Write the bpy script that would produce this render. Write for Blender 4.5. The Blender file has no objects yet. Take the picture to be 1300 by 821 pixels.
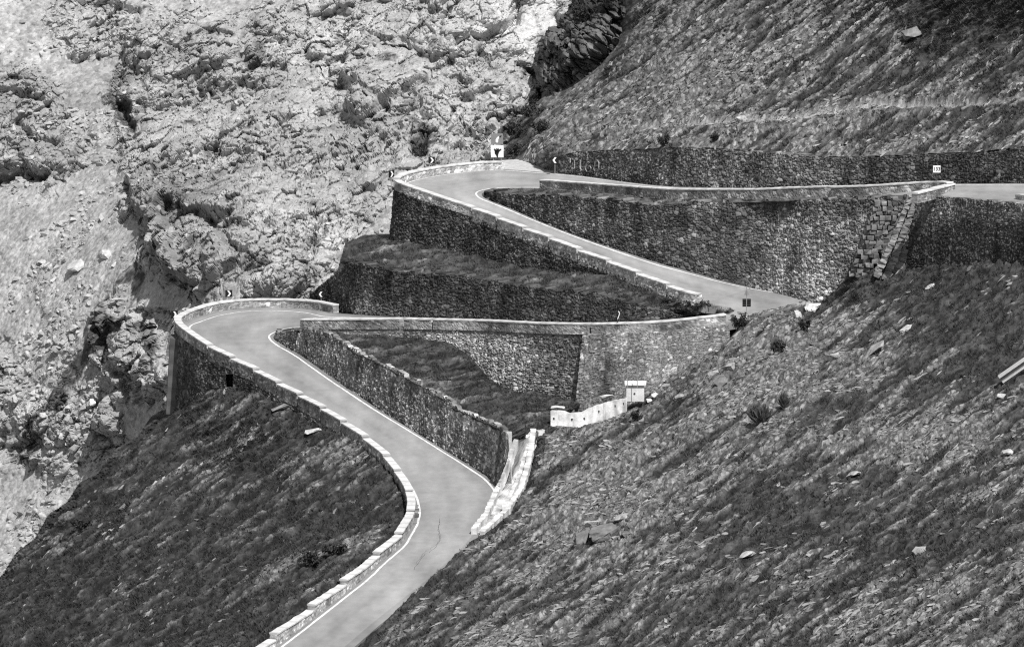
import bpy, bmesh, math, random
import numpy as np
from mathutils import Vector
R = math.radians
rng = np.random.default_rng(7)
random.seed(7)
sc = bpy.context.scene
COL = sc.collection

# ------------------------------------------------------------------ camera
F = 7212.0; PITCH = R(9.0); HC = 76.0; CX, CY = 650.0, 410.5
cp, sp = math.cos(PITCH), math.sin(PITCH)
cam_d = bpy.data.cameras.new('camera'); cam = bpy.data.objects.new('camera', cam_d); COL.objects.link(cam)
cam.location = (0, 0, HC); cam.rotation_euler = (R(90) - PITCH, 0, 0)
cam_d.sensor_fit = 'HORIZONTAL'; cam_d.sensor_width = 36; cam_d.lens = 36 * F / 1300
cam_d.clip_start = 1; cam_d.clip_end = 8000
sc.camera = cam

def ray(px, py):
    u = (np.asarray(px, float) - CX) / F; v = (CY - np.asarray(py, float)) / F
    return u, cp + v * sp, -sp + v * cp
def at_z(px, py, z):
    u, y, w = ray(px, py); t = (np.asarray(z) - HC) / w
    return np.stack([u * t, y * t, HC + w * t], -1)
def at_d(px, py, d):
    u, y, w = ray(px, py); t = np.asarray(d) / y
    return np.stack([u * t, y * t, HC + w * t], -1)
def proj(p):
    p = np.asarray(p, float); x, y, z = p[..., 0], p[..., 1], p[..., 2] - HC
    zf = y * cp - z * sp; up = y * sp + z * cp
    return CX + F * x / zf, CY - F * up / zf

# ------------------------------------------------------------------ numpy noise
PERM = rng.permutation(256); PERM = np.concatenate([PERM, PERM, PERM]).astype(np.int32)
GR = rng.normal(size=(256, 3)); GR /= np.linalg.norm(GR, axis=1)[:, None]; GR = GR.astype(np.float32)
RND = rng.random((256, 4)).astype(np.float32)
def h3(i, j, k): return PERM[(PERM[(PERM[i & 255] + j) & 255] + k) & 255]
def gnoise(p):
    p = np.asarray(p, np.float32); i = np.floor(p).astype(np.int32); f = p - i
    w = f * f * f * (f * (f * 6 - 15) + 10); out = np.zeros(len(p), np.float32)
    for a in (0, 1):
        wa = w[:, 0] if a else 1 - w[:, 0]
        for b in (0, 1):
            wb = w[:, 1] if b else 1 - w[:, 1]
            for c in (0, 1):
                wc = w[:, 2] if c else 1 - w[:, 2]
                g = GR[h3(i[:, 0] + a, i[:, 1] + b, i[:, 2] + c)]
                out += wa * wb * wc * ((f[:, 0] - a) * g[:, 0] + (f[:, 1] - b) * g[:, 1] + (f[:, 2] - c) * g[:, 2])
    return out * 1.5
def fbm(p, o=4, g=.5):
    p = np.asarray(p, np.float32); s = 0; a = 1
    for k in range(o): s = s + a * gnoise(p * 2 ** k + 17.3 * k); a *= g
    return s
def ridged(p, o=4, g=.5):
    p = np.asarray(p, np.float32); s = 0; a = 1
    for k in range(o): s = s + a * (1 - np.abs(gnoise(p * 2 ** k + 9.1 * k)) * 2); a *= g
    return s
def worley(p):
    """3-D cells: F1, F2, id of the cell, offset to its centre"""
    p = np.asarray(p, np.float32); i = np.floor(p).astype(np.int32); n = len(p)
    f1 = np.full(n, 9, np.float32); f2 = f1.copy(); cid = np.zeros(n, np.int32); off = np.zeros((n, 3), np.float32)
    for a in (-1, 0, 1):
        for b in (-1, 0, 1):
            for c in (-1, 0, 1):
                h = h3(i[:, 0] + a, i[:, 1] + b, i[:, 2] + c)
                d = i + np.array([a, b, c]) + RND[h, :3] - p
                q = (d * d).sum(1); m = q < f1
                f2 = np.where(m, f1, np.minimum(f2, q)); f1 = np.where(m, q, f1)
                cid = np.where(m, h, cid); off[m] = d[m]
    return np.sqrt(f1), np.sqrt(f2), cid, off
def worley2(s, t):
    i = np.floor(s).astype(np.int32); j = np.floor(t).astype(np.int32); n = len(s)
    f1 = np.full(n, 9, np.float32); f2 = f1.copy(); cid = np.zeros(n, np.int32)
    for a in (-1, 0, 1):
        for b in (-1, 0, 1):
            h = h3(i + a, j + b, 11 + 0 * i)
            h2 = h3(i + a, j + b, 77 + 0 * i)
            dx = i + a + .12 + .76 * RND[h, 0] - s; dy = j + b + .2 + .6 * RND[h, 1] - t
            q = dx * dx + dy * dy; m = q < f1
            f2 = np.where(m, f1, np.minimum(f2, q)); f1 = np.where(m, q, f1); cid = np.where(m, h2, cid)
    return np.sqrt(f1), np.sqrt(f2), cid
def facets(p, seed=0.):
    """broken blocks: every cell is a tilted flat face"""
    f1, f2, cid, off = worley(p + seed)
    tilt = (off * (RND[cid, 1:4] * 2 - 1)).sum(1)
    return RND[cid, 0] - .5 + tilt * 1.3 - .55 * np.clip(1 - (f2 - f1) / .12, 0, 1)
def sstep(a, b, x):
    t = np.clip((x - a) / (b - a), 0, 1); return t * t * (3 - 2 * t)
def tps(ctrl):
    c = np.array(ctrl, float); q = c[:, :2] / 500; n = len(c)
    U = lambda r2: np.where(r2 > 1e-12, r2 * np.log(np.maximum(r2, 1e-12)), 0)
    K = U(((q[:, None] - q[None]) ** 2).sum(-1)) + np.eye(n) * 2e-4
    Pm = np.c_[np.ones(n), q]; A = np.zeros((n + 3, n + 3)); A[:n, :n] = K; A[:n, n:] = Pm; A[n:, :n] = Pm.T
    w = np.linalg.solve(A, np.r_[c[:, 2], 0, 0, 0])
    def f(x, y):
        x = np.asarray(x, float) / 500; y = np.asarray(y, float) / 500
        o = w[n] + w[n + 1] * x + w[n + 2] * y
        for k in range(n): o = o + w[k] * U((x - q[k, 0]) ** 2 + (y - q[k, 1]) ** 2)
        return o
    return f
def sdist(px, py, poly):
    """distance to a polygon, negative inside"""
    d = np.full(px.shape, 1e9); ins = np.zeros(px.shape, bool); n = len(poly)
    for k in range(n):
        x0, y0 = poly[k]; x1, y1 = poly[(k + 1) % n]; dx, dy = x1 - x0, y1 - y0
        t = np.clip(((px - x0) * dx + (py - y0) * dy) / (dx * dx + dy * dy + 1e-9), 0, 1)
        d = np.minimum(d, (px - x0 - t * dx) ** 2 + (py - y0 - t * dy) ** 2)
        c = (y0 > py) != (y1 > py)
        ins ^= c & (px < dx * (py - y0) / (dy if dy else 1e-9) + x0)
    return np.where(ins, -np.sqrt(d), np.sqrt(d))

# ------------------------------------------------------------------ mesh + tags
def mesh_np(name, v, faces, mat, tone=None, parent=None, smooth=False):
    """faces: (n,4) or (n,3) index array, or a list of such arrays"""
    fl = faces if isinstance(faces, list) else [faces]
    fl = [np.asarray(f, np.int32) for f in fl if len(f)]
    me = bpy.data.meshes.new(name); v = np.asarray(v, np.float32)
    me.vertices.add(len(v)); me.vertices.foreach_set('co', v.ravel())
    idx = np.concatenate([f.ravel() for f in fl]); cnt = np.concatenate([np.full(len(f), f.shape[1], np.int32) for f in fl])
    me.loops.add(len(idx)); me.loops.foreach_set('vertex_index', idx)
    me.polygons.add(len(cnt)); me.polygons.foreach_set('loop_start', np.r_[0, np.cumsum(cnt)[:-1]].astype(np.int32))
    me.polygons.foreach_set('loop_total', cnt)
    me.polygons.foreach_set('use_smooth', np.full(len(cnt), smooth))
    if tone is not None:
        a = me.attributes.new('tone', 'FLOAT', 'POINT'); a.data.foreach_set('value', np.broadcast_to(np.asarray(tone, np.float32), (len(v),)).copy())
    me.update(); me.validate()
    me.materials.append(mat)
    o = bpy.data.objects.new(name, me); COL.objects.link(o)
    if parent is not None: o.parent = parent
    return o
def tag(o, label, cat, group=None):
    o['label'] = label; o['category'] = cat
    if group: o['group'] = group
    return o
def kind(o, k): o['kind'] = k; return o
def empty(name, loc=(0, 0, 0)):
    o = bpy.data.objects.new(name, None); o.location = loc; o.empty_display_size = .2; COL.objects.link(o); return o
def part(name, v, f, mat, parent, tone=None, smooth=False):
    """mesh given in world coordinates, parented to an Empty standing unrotated at its place"""
    v = np.asarray(v, float) - np.array(parent.location)
    return mesh_np(name, v, f, mat, tone, parent, smooth)
class MB:
    def __init__(s): s.v = []; s.q = []; s.t = []; s.n = 0
    def add(s, v, q=None, t=None):
        s.v.append(np.asarray(v, float))
        if q is not None and len(q): s.q.append(np.asarray(q) + s.n)
        if t is not None and len(t): s.t.append(np.asarray(t) + s.n)
        s.n += len(v)
    def box(s, c, size, ax=None):
        """box at centre c; ax = 3 axis rows"""
        ax = np.eye(3) if ax is None else np.asarray(ax, float)
        k = np.array([[x, y, z] for z in (-.5, .5) for y in (-.5, .5) for x in (-.5, .5)]) * size
        s.add(np.asarray(c) + k @ ax, [[0, 2, 3, 1], [4, 5, 7, 6], [0, 1, 5, 4], [2, 6, 7, 3], [0, 4, 6, 2], [1, 3, 7, 5]])
    def prism(s, pts, h):
        """pts (n,3) outline, extruded by vector h"""
        p = np.asarray(pts, float); n = len(p); s.add(np.r_[p, p + h], [[i, (i + 1) % n, n + (i + 1) % n, n + i] for i in range(n)])
        k = s.n - 2 * n
        s.t.append(np.array([[k, k + i + 1, k + i] for i in range(1, n - 1)])); s.t.append(np.array([[k + n, k + n + i, k + n + i + 1] for i in range(1, n - 1)]))
    def tube(s, pts, r, n=8):
        pts = np.asarray(pts, float); r = np.broadcast_to(r, (len(pts),)); V = []
        for i, p in enumerate(pts):
            d = pts[min(i + 1, len(pts) - 1)] - pts[max(i - 1, 0)]; d /= np.linalg.norm(d) + 1e-9
            a = np.cross(d, [.3, 1, .2]); a /= np.linalg.norm(a); b = np.cross(d, a)
            for k in range(n): V.append(p + r[i] * (math.cos(2 * math.pi * k / n) * a + math.sin(2 * math.pi * k / n) * b))
        m = len(pts); q = [[i * n + k, i * n + (k + 1) % n, (i + 1) * n + (k + 1) % n, (i + 1) * n + k] for i in range(m - 1) for k in range(n)]
        V += [pts[0], pts[-1]]
        t = [[m * n, (k + 1) % n, k] for k in range(n)] + [[m * n + 1, (m - 1) * n + k, (m - 1) * n + (k + 1) % n] for k in range(n)]
        s.add(V, q, t)
    def build(s, name, mat, parent=None, tone=None, smooth=False):
        f = [np.concatenate(x) for x in (s.q, s.t) if x]
        v = np.concatenate(s.v)
        return part(name, v, f, mat, parent, tone, smooth) if parent is not None else mesh_np(name, v, f, mat, tone, None, smooth)

# ------------------------------------------------------------------ materials (a monochrome place: every colour is a grey)
def material(name, base=None, rough=.95, fine=6., amp=.35, bump=.4, bump_scale=9., spec=.2, stretch=None):
    m = bpy.data.materials.new(name); m.use_nodes = True; N = m.node_tree.nodes; L = m.node_tree.links
    b = N['Principled BSDF']; b.inputs['Roughness'].default_value = rough; b.inputs['Specular IOR Level'].default_value = spec
    tc = N.new('ShaderNodeTexCoord'); src = tc.outputs['Object']
    if stretch:
        mp = N.new('ShaderNodeMapping'); mp.inputs['Rotation'].default_value = stretch[0]; mp.inputs['Scale'].default_value = stretch[1]
        L.new(src, mp.inputs['Vector']); src = mp.outputs['Vector']
    n1 = N.new('ShaderNodeTexNoise'); n1.inputs['Scale'].default_value = fine; n1.inputs['Detail'].default_value = 6; n1.inputs['Roughness'].default_value = .7
    L.new(src, n1.inputs['Vector'])
    mr = N.new('ShaderNodeMapRange'); mr.inputs['From Min'].default_value = .3; mr.inputs['From Max'].default_value = .7
    mr.inputs['To Min'].default_value = 1 - amp; mr.inputs['To Max'].default_value = 1 + amp
    L.new(n1.outputs['Fac'], mr.inputs['Value'])
    mu = N.new('ShaderNodeMath'); mu.operation = 'MULTIPLY'; L.new(mr.outputs['Result'], mu.inputs[0])
    if base is None:
        at = N.new('ShaderNodeAttribute'); at.attribute_name = 'tone'; L.new(at.outputs['Fac'], mu.inputs[1])
    else: mu.inputs[1].default_value = base
    L.new(mu.outputs[0], b.inputs['Base Color'])
    if bump:
        n2 = N.new('ShaderNodeTexNoise'); n2.inputs['Scale'].default_value = bump_scale; n2.inputs['Detail'].default_value = 5; L.new(src, n2.inputs['Vector'])
        bp = N.new('ShaderNodeBump'); bp.inputs['Strength'].default_value = bump; bp.inputs['Distance'].default_value = .06
        L.new(n2.outputs['Fac'], bp.inputs['Height']); L.new(bp.outputs['Normal'], b.inputs['Normal'])
    return m
M_rock = material('limestone rock', None, fine=3, amp=.3, bump=.5, bump_scale=7)
M_turf = material('turf and gravel', None, fine=4, amp=.45, bump=.5, bump_scale=8)
M_wall = material('rubble masonry', None, fine=5, amp=.3, bump=.4, bump_scale=10)
M_cap = material('coping concrete', None, fine=3, amp=.12, bump=.2)
M_road = material('worn asphalt', None, rough=.85, fine=2, amp=.06, bump=.1, bump_scale=20)
M_line = material('white road paint', .62, rough=.7, fine=2.2, amp=.4, bump=0)
M_crack = material('tar seam', .10, bump=0)
M_conc = material('weathered concrete', None, fine=1.5, amp=.2, bump=.3)
M_white = material('white sign sheet', .8, rough=.5, amp=.03, bump=0)
M_black = material('black sign sheet', .015, rough=.5, amp=.1, bump=0)
M_grey = material('grey sign sheet', .2, rough=.5, amp=.1, bump=0)
M_steel = material('galvanised steel', .25, rough=.5, amp=.2, bump=0, spec=.5)
M_dsteel = material('dark weathered steel', .05, rough=.6, amp=.2, bump=0)
M_leaf = material('shrub leaves', None, fine=3, amp=.4, bump=0)
M_stem = material('shrub stems', .06, amp=.3, bump=0)
M_paint = material('faded wall paint', .34, amp=.5, fine=9, bump=0)

# ------------------------------------------------------------------ the road: two edge chains, station by station
SEG = [  # (outer chain A, inner chain B, z0, z1) in photo pixels at road level
 ([(300,860),(385,795),(467,731)], [(395,860),(476,790),(551,731)], -9.3, -6.3),
 ([(467,731),(483,714),(509,693),(525,665),(528,650),(525,634),(518,620),(509,607)], [(551,731),(577,707),(600,684),(616,657),(632,624)], -6.3, -4.6),
 ([(509,607),(495,588),(469,565),(440,544.5),(414.7,527.5),(386,511),(358.5,496),(330,479),(300,464),(270,447.5),(255,438)],
  [(632,624),(617,606.5),(589,588.5),(539,557.5),(480,521.5),(420,482),(375,450),(355,439)], -4.6, -.5),
 ([(255,438),(244,430),(235,423.5),(230,418),(229,413.5),(232,410.5),(238,407.5),(255,400.5),(273,395.8),(291,392.8),(313,390.8),(337,390.2),(364.5,390.5),(392,392),(405,393.7),(424,398)],
  [(355,439),(346,432.5),(341.5,427),(344,423),(352,419.6),(364.5,416.8),(385,415.5)], -.5, .6),
 ([(424,398),(470,401.5),(512,403),(540,404),(623,406),(690,409.3),(750,410),(817,408.5),(850,405.7),(900,401),(930,399.5)],
  [(385,415.5),(431,415),(512,414.5),(540,415),(623,417),(690,420.5),(750,421.5),(817,420),(850,417.5),(900,412),(925,409)], .6, 4.2),
 ([(930,399.5),(937,398),(934,394.5),(921,388.5),(892,387)], [(925,409),(960,400),(1000,389.5),(1038,382.5),(1041,380),(1014.7,376.8),(984.6,371),(953,365.8)], 4.2, 5.),
 ([(892,387),(853,372),(815,357),(777,341),(740,327),(705,312),(672,300),(638,286),(606,273),(577,264),(545,253),(510,241)],
  [(953,365.8),(918,358.7),(889.6,350.6),(835,336),(787,319.7),(738,302.7),(706,290.7),(674,277.7),(641,263.3),(611,252)], 5., 9.),
 ([(510,241),(506,237.5),(508,234),(516,230.5),(545,224),(577,219.5),(609,216),(641,215.2)], [(611,252),(605,246.5),(609,241.8),(627,239),(660,238.5),(693,238.8)], 9., 9.6),
 ([(641,215.2),(695,219.5),(737,223.5),(791,231),(829,235.5),(860,238),(960,239.5),(1005,238),(1050,236.5),(1148,234.5),(1215,234),(1300,233.5),(1420,235)],
  [(693,238.8),(737,242),(791,246),(851,250.5),(887,251),(961,251),(1005,249),(1050,247.5),(1148,246.5),(1215,250),(1300,257.5),(1420,268)], 9.6, 16.8)]
K = 160
def resample(pl, n):
    pl = np.array(pl, float); d = np.r_[0, np.cumsum(np.linalg.norm(np.diff(pl, axis=0), axis=1))]
    t = np.linspace(0, d[-1], n); return np.stack([np.interp(t, d, pl[:, k]) for k in range(pl.shape[1])], -1)
A, B, SG = [], [], []
for k, (a, b, z0, z1) in enumerate(SEG):
    z = np.linspace(z0, z1, K, endpoint=False) if k < len(SEG) - 1 else np.linspace(z0, z1, K)
    pa = resample(a, K + 1)[:K]; pb = resample(b, K + 1)[:K]
    A.append(at_z(pa[:, 0], pa[:, 1], z)); B.append(at_z(pb[:, 0], pb[:, 1], z)); SG += [k] * K
A = np.concatenate(A); B = np.concatenate(B); SG = np.array(SG)
def gsmooth(p, s):
    """arc-length gaussian smoothing (metres)"""
    d = np.r_[0, np.cumsum(np.linalg.norm(np.diff(p, axis=0), axis=1))]; out = p.copy()
    for i in range(len(p)):
        r = min(d[i], d[-1] - d[i]) / 2.2; ss = max(min(s, r), 1e-3)
        lo, hi = np.searchsorted(d, [d[i] - 3 * ss, d[i] + 3 * ss])
        lo, hi = max(lo, 0), max(hi, i + 1); w = np.exp(-.5 * ((d[lo:hi] - d[i]) / ss) ** 2)
        gap = np.gradient(d)[lo:hi] if hi - lo > 1 else np.ones(1)
        w = w * (gap + 1e-6); out[i] = (p[lo:hi] * w[:, None]).sum(0) / w.sum()
    return out
A = gsmooth(A, 1.1); B = gsmooth(B, .9)
zz = (A[:, 2] + B[:, 2]) / 2; A[:, 2] = zz; B[:, 2] = zz
def near(ch, px, py, segs=None):
    x, y = proj(ch); d = (x - px) ** 2 + (y - py) ** 2
    if segs is not None: d = np.where(np.isin(SG, segs), d, 1e12)
    return int(d.argmin())
def cut(ch, p0, p1, segs=None):
    i, j = near(ch, *p0, segs), near(ch, *p1, segs)
    return ch[i:j + 1] if i <= j else ch[j:i + 1][::-1]
def arc(p, step):
    d = np.r_[0, np.cumsum(np.linalg.norm(np.diff(p, axis=0), axis=1))]
    n = max(2, int(round(d[-1] / step)) + 1); t = np.linspace(0, d[-1], n)
    return np.stack([np.interp(t, d, p[:, k]) for k in range(p.shape[1])], -1)
def normals2(p):
    t = np.gradient(p[:, :2], axis=0); t /= np.linalg.norm(t, axis=1)[:, None] + 1e-9
    return np.stack([-t[:, 1], t[:, 0]], -1)       # left of travel

# road surface: cross-sections, crown-free, edges turned down
NX = 40
t = np.linspace(0, 1, NX)[None, :, None]
Srf = A[:, None] * (1 - t) + B[:, None] * t
skA = A + (A - B) / (np.linalg.norm(A - B, axis=1)[:, None]) * .5 - [0, 0, .02]; skB = B + (B - A) / (np.linalg.norm(A - B, axis=1)[:, None]) * .5 - [0, 0, .02]
rows = np.concatenate([(skA - [0, 0, .6])[:, None], skA[:, None], Srf, skB[:, None], (skB - [0, 0, .6])[:, None]], 1)
n, m = rows.shape[:2]
def gridq(n, m, off=0):
    i = np.arange(n - 1)[:, None] * m + np.arange(m - 1)[None]
    return (np.stack([i, i + 1, i + m + 1, i + m], -1).reshape(-1, 4) + off)
rv = rows.reshape(-1, 3)
rt = .245 + .055 * fbm(rv * [.3, .07, .2], 5, .65) + .025 * fbm(rv * .9, 3)
uu = np.tile(np.r_[0, 0, np.linspace(0, 1, NX), 1, 1], n)
rt += .022 * np.exp(-((uu - .27) / .08) ** 2) + .022 * np.exp(-((uu - .73) / .08) ** 2) - .02 * np.exp(-((uu - .5) / .05) ** 2) - .05 * (uu < .03) - .05 * (uu > .97)      # polished wheel tracks
segv = np.repeat(SG, m); rt *= np.where(segv >= 6, 1.12, 1.)
road = kind(mesh_np('road', rv, gridq(n, m), M_road, rt), 'structure')
def strip(p, off, w, dz, jitter=0.):
    nn = normals2(p); off = np.broadcast_to(off, (len(p),)) + jitter * fbm(p * .7, 2)
    w = np.broadcast_to(w, (len(p),)) * (1 + 2 * jitter * gnoise(p * 2.1))
    a = p.copy(); b = p.copy(); a[:, :2] += nn * (off - w / 2)[:, None]; b[:, :2] += nn * (off + w / 2)[:, None]
    a[:, 2] += dz; b[:, 2] += dz
    return np.stack([a, b], 1).reshape(-1, 3), gridq(len(p), 2)
ln = MB()
# A is left or right of travel; positive offset = left of travel; the road lies to the right of A (seen going up) on every leg
sideA = np.sign(((B - A)[:, :2] * normals2(A)).sum(1)); sideB = np.sign(((A - B)[:, :2] * normals2(B)).sum(1))
offA = np.where(SG == 3, .32, .32)
k3 = np.where(SG == 3)[0]; ph = (k3 - k3[0]) / K
offA = offA.astype(float); offA[k3] += np.interp(ph, [0, .12, .22, .4, .6, 1], [0, .15, .9, 1.5, 1.2, 1.25])
k4 = np.where(SG == 4)[0]; offA[k4] += np.interp((k4 - k4[0]) / K, [0, .12, .3], [1.25, .5, 0])
def edge_strip(ch, oth, off, i, w=.17):
    d = oth[i] - ch[i]; L = np.linalg.norm(d, axis=1)[:, None]; d = d / L; nn = normals2(ch)[i]; k = np.clip(np.abs((d[:, :2] * nn).sum(1)), .45, 1)
    q = arc(np.c_[ch[i], d, off[i] / k, w / k], .35); p, d, o, w_ = q[:, :3], q[:, 3:6], q[:, 6:7], q[:, 7:8] * (1 + .06 * gnoise(q[:, :3] * 2.1))[:, None]
    o = o + .03 * gnoise(p * .7)[:, None]
    a = p + d * (o - w_ / 2); b = p + d * (o + w_ / 2); v = np.stack([a, b], 1); v[:, :, 2] += .012
    return v.reshape(-1, 3), gridq(len(p), 2)
for ch, oth, off, segs in ((A, B, offA, (0, 1, 2, 3, 4)), (A, B, offA, (6, 7, 8)), (B, A, offA * 0 + .14, (2, 3)), (B, A, offA * 0 + .15, (6, 7))):
    v, q = edge_strip(ch, oth, off, np.where(np.isin(SG, segs))[0]); ln.add(v, q)
for (ch, p0, p1, s) in ((A, (932,394), (897,384), [5]), (B, (945,402), (1034,383), [5]), (B, (984,371), (953,366), [5]), (B, (1170,247.5), (1420,268), [8])):
    p = arc(cut(ch, p0, p1, s), .35); sd = np.median((sideA if ch is A else sideB)[np.isin(SG, s)])
    v, q = strip(p, .15 * sd, .2, .012, .03); ln.add(v, q)
ln.build('edge_line', M_line, road)
ck = MB()
for pts in ([(556,628),(559,655),(557,672),(560,682),(552,692),(547,697)], [(541,698),(533,708),(528,716)], [(330,468),(372,489),(402,505)], [(700,308),(735,322),(775,338)]):
    p = []
    for (x, y) in pts:
        i = int(((proj(A)[0] - x) ** 2 + (proj(A)[1] - y) ** 2).argmin()); p.append(at_z(x, y, A[i, 2]))
    p = arc(np.array(p), .25); p[:, 0] += .05 * gnoise(p * 1.3)
    v, q = strip(p, 0, .026, .010, .1); ck.add(v, q)
ck.build('crack', M_crack, road)

# ------------------------------------------------------------------ masonry
def stones(s, z, sx, sz, tone, dark=.3, var=.6, amp=.09):
    """coursed rubble on a wall face: displacement and grey per stone"""
    w = .25 * fbm(np.stack([s / 2.3, z / 2.3, 0 * s], -1), 2)
    sc_ = .62 * (1 + .35 * gnoise(np.stack([s / 3.1, z / 3.1, 0 * s + 4], -1)))
    amp = amp * .8
    f1, f2, cid = worley2((s + w) / sx / .5, (z + .5 * w) / sz / .5)
    g1, g2, c2 = worley2((s + w) / sx / .95 + 9, (z + .5 * w) / sz / .8)
    bigs = RND[c2, 0] > .7; f1 = np.where(bigs, g1, f1); f2 = np.where(bigs, g2, f2); cid = np.where(bigs, c2, cid)
    e = f2 - f1
    d = amp * (sstep(0, .3, e) * (.6 + .4 * RND[cid, 1]) + .9 * (RND[cid, 2] - .5) - .35 * f1)
    t = tone * (1 - var / 2 + var * 1.5 * RND[cid, 3] ** 2.2 + 1.2 * (RND[cid, 0] > .965)) * (dark + (1 - dark) * sstep(.02, .2, e))
    t = t * np.clip(1 + .55 * fbm(np.stack([s / 1.6, z / 7, 0 * s + 2], -1), 3) + .4 * fbm(np.stack([s / 5, z / 2.5, 0 * s + 6], -1), 3), .35, 1.9)      # damp streaks and lichen
    return d, t
def wall_mesh(plan, zb, zt, out, thick, batter=.08, sx=.55, sz=.34, tone=.12, var=.9, amp=.1, res=.085, two_sided=False, top_rough=.12, tone_fn=None, hole=None, dark=.42, lean=False):
    """plan (N,2) foot of the face, out = +1/-1 for the side the face looks to (left of travel = +1)"""
    q = arc(np.c_[plan, zb, zt], res); pl, zb, zt = q[:, :2], q[:, 2], q[:, 3]; N = len(pl)
    nn = normals2(pl); 
    kk = 9; ker = np.ones(kk) / kk; nn = np.stack([np.convolve(np.pad(nn[:, i], kk // 2, 'edge'), ker, 'valid') for i in (0, 1)], -1)
    nn = nn / np.linalg.norm(nn, axis=1)[:, None] * out
    s = np.arange(N) * res; Mz = max(3, int(np.ceil((zt - zb).max() / res)) + 1)
    c = worley2(s / .6, np.zeros(N) + 3.5)[2]; zt = zt + top_rough * (RND[c, 0] - .5)
    k = np.linspace(0, 1, Mz)[None]; Z = zb[:, None] + (zt - zb)[:, None] * k; S = np.repeat(s[:, None], Mz, 1)
    d, t = stones(S.ravel(), Z.ravel(), sx, sz, tone, var=var, amp=amp, dark=dark); d = d.reshape(N, Mz); t = t.reshape(N, Mz)
    pos = pl[:, None] + nn[:, None] * (((zb[:, None] - Z) if lean else (zt[:, None] - Z)) * batter + d)[..., None]
    Fv = np.concatenate([pos, Z[..., None]], -1)
    if two_sided:
        d2, t2 = stones(S.ravel() + 71, Z.ravel(), sx, sz, tone, var=var, amp=amp, dark=dark); d2 = d2.reshape(N, Mz)
        pb = pl[:, None] - nn[:, None] * (thick + d2)[..., None]; Bv = np.concatenate([pb, Z[..., None]], -1)[:, ::-1]; tb = t2.reshape(N, Mz)[:, ::-1]
    else:
        top = np.concatenate([pl - nn * (thick + ((zt - zb) * batter if lean else 0 * zt))[:, None], zt[:, None]], -1); bot = top.copy(); bot[:, 2] = zb
        Bv = np.stack([top, bot], 1); tb = np.repeat(t[:, -1:], 2, 1)
    G = np.concatenate([Fv, Bv], 1); T = np.concatenate([t, tb], 1); V = G.reshape(-1, 3); T = T.ravel(); Mt = G.shape[1]
    px, py = proj(V)
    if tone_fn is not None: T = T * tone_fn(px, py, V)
    T = T * (1 + .35 * fbm(V * .35, 3))
    fq = gridq(N, Mt)
    if hole is not None:
        c = V[fq].mean(1); cx, cy = proj(c); j = fq % Mt
        inn = (cx > hole[0]) & (cx < hole[2]) & (cy > hole[1]) & (cy < hole[3]) & (j.max(1) < Mz); fq = fq[~inn]
    e0 = np.arange(Mt - 1); ends = []
    for col in (0, N - 1):        # close the ends
        b = col * Mt; nb = Mt - Mz
        if two_sided:
            ends += [[b + i, b + i + 1, b + Mt - 2 - i, b + Mt - 1 - i] for i in range(Mz - 1)]
        else:
            ends += [[b + i, b + i + 1, b + Mz, b + Mz + 1] if i == Mz - 2 else [b + i, b + i + 1, b + Mz + 1, b + Mz + 1] for i in range(Mz - 1)]
    if not two_sided:
        tr = [e[:3] for e in ends if e[2] == e[3]]; ends = [e for e in ends if e[2] != e[3]]
        return V, [fq, np.array(ends), np.array(tr)], T
    return V, [fq, np.array(ends)], T
def face_z(plan, px, py):
    """heights where pixel columns meet the vertical sheet over a plan line -> plan points and z (points along px)"""
    P, Zs = [], []
    for x, y in zip(px, py):
        u, yy, w = ray(x, y); s = u / yy
        g = plan[:, 0] - s * plan[:, 1]; k = np.where(np.sign(g[:-1]) != np.sign(g[1:]))[0]
        if len(k) == 0: i = int(np.abs(g).argmin()); pt = plan[i]
        else:
            i = k[0]; f = g[i] / (g[i] - g[i + 1]); pt = plan[i] * (1 - f) + plan[i + 1] * f
        P.append(pt); Zs.append(HC + w / yy * pt[1])
    return np.array(P), np.array(Zs)
def prof(plan, pts):
    """height at each plan point from a traced line of (px,py)"""
    pts = np.array(pts, float); _, zs = face_z(plan, pts[:, 0], pts[:, 1])
    # interpolate against the column each plan point shows in
    o = np.argsort(pts[:, 0]); x, _y = proj(np.c_[plan, np.interp(np.arange(len(plan)), [0, len(plan) - 1], [zs[0], zs[-1]])])
    return np.interp(x, pts[o, 0], zs[o])
def offset(p, d):
    q = p[:, :2] + normals2(p) * d; return q
GW = 'dry stone retaining walls between the road levels'

WALLS = {}
def retaining(key, chain_pts, off, top, bottom, out, label, sink=.6, **kw):
    plan = arc(np.c_[offset(chain_pts, off), chain_pts[:, 2]], .25); pl = plan[:, :2]
    zt = prof(pl, top) if not np.isscalar(top) else plan[:, 2] + top
    zb = (prof(pl, bottom) if not np.isscalar(bottom) else plan[:, 2] + bottom) - sink
    zb = np.minimum(zb, zt - .12)
    V, f, T = wall_mesh(pl, zb, zt, out, kw.pop('thick', .8), **kw)
    root = empty('retaining_wall', (float(pl[len(pl) // 2, 0]), float(pl[len(pl) // 2, 1]), float(zb.min())))
    tag(root, label, 'stone wall', GW)
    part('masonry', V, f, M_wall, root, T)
    WALLS[key] = (pl, zb, zt, root)
    return root
def blob(px, py, cx, cy, rx, ry): return np.exp(-(((px - cx) / rx) ** 2 + ((py - cy) / ry) ** 2))

# side of the mountain / valley relative to travel along each chain:
def ns(ch, segs): return float(np.median((sideA if ch is A else sideB)[np.isin(SG, segs)]))
aR = ns(A, [2])      # sign that points onto the road from A on the first leg
# ---- retaining walls
b2 = B[np.isin(SG, [2, 3])]
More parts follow.
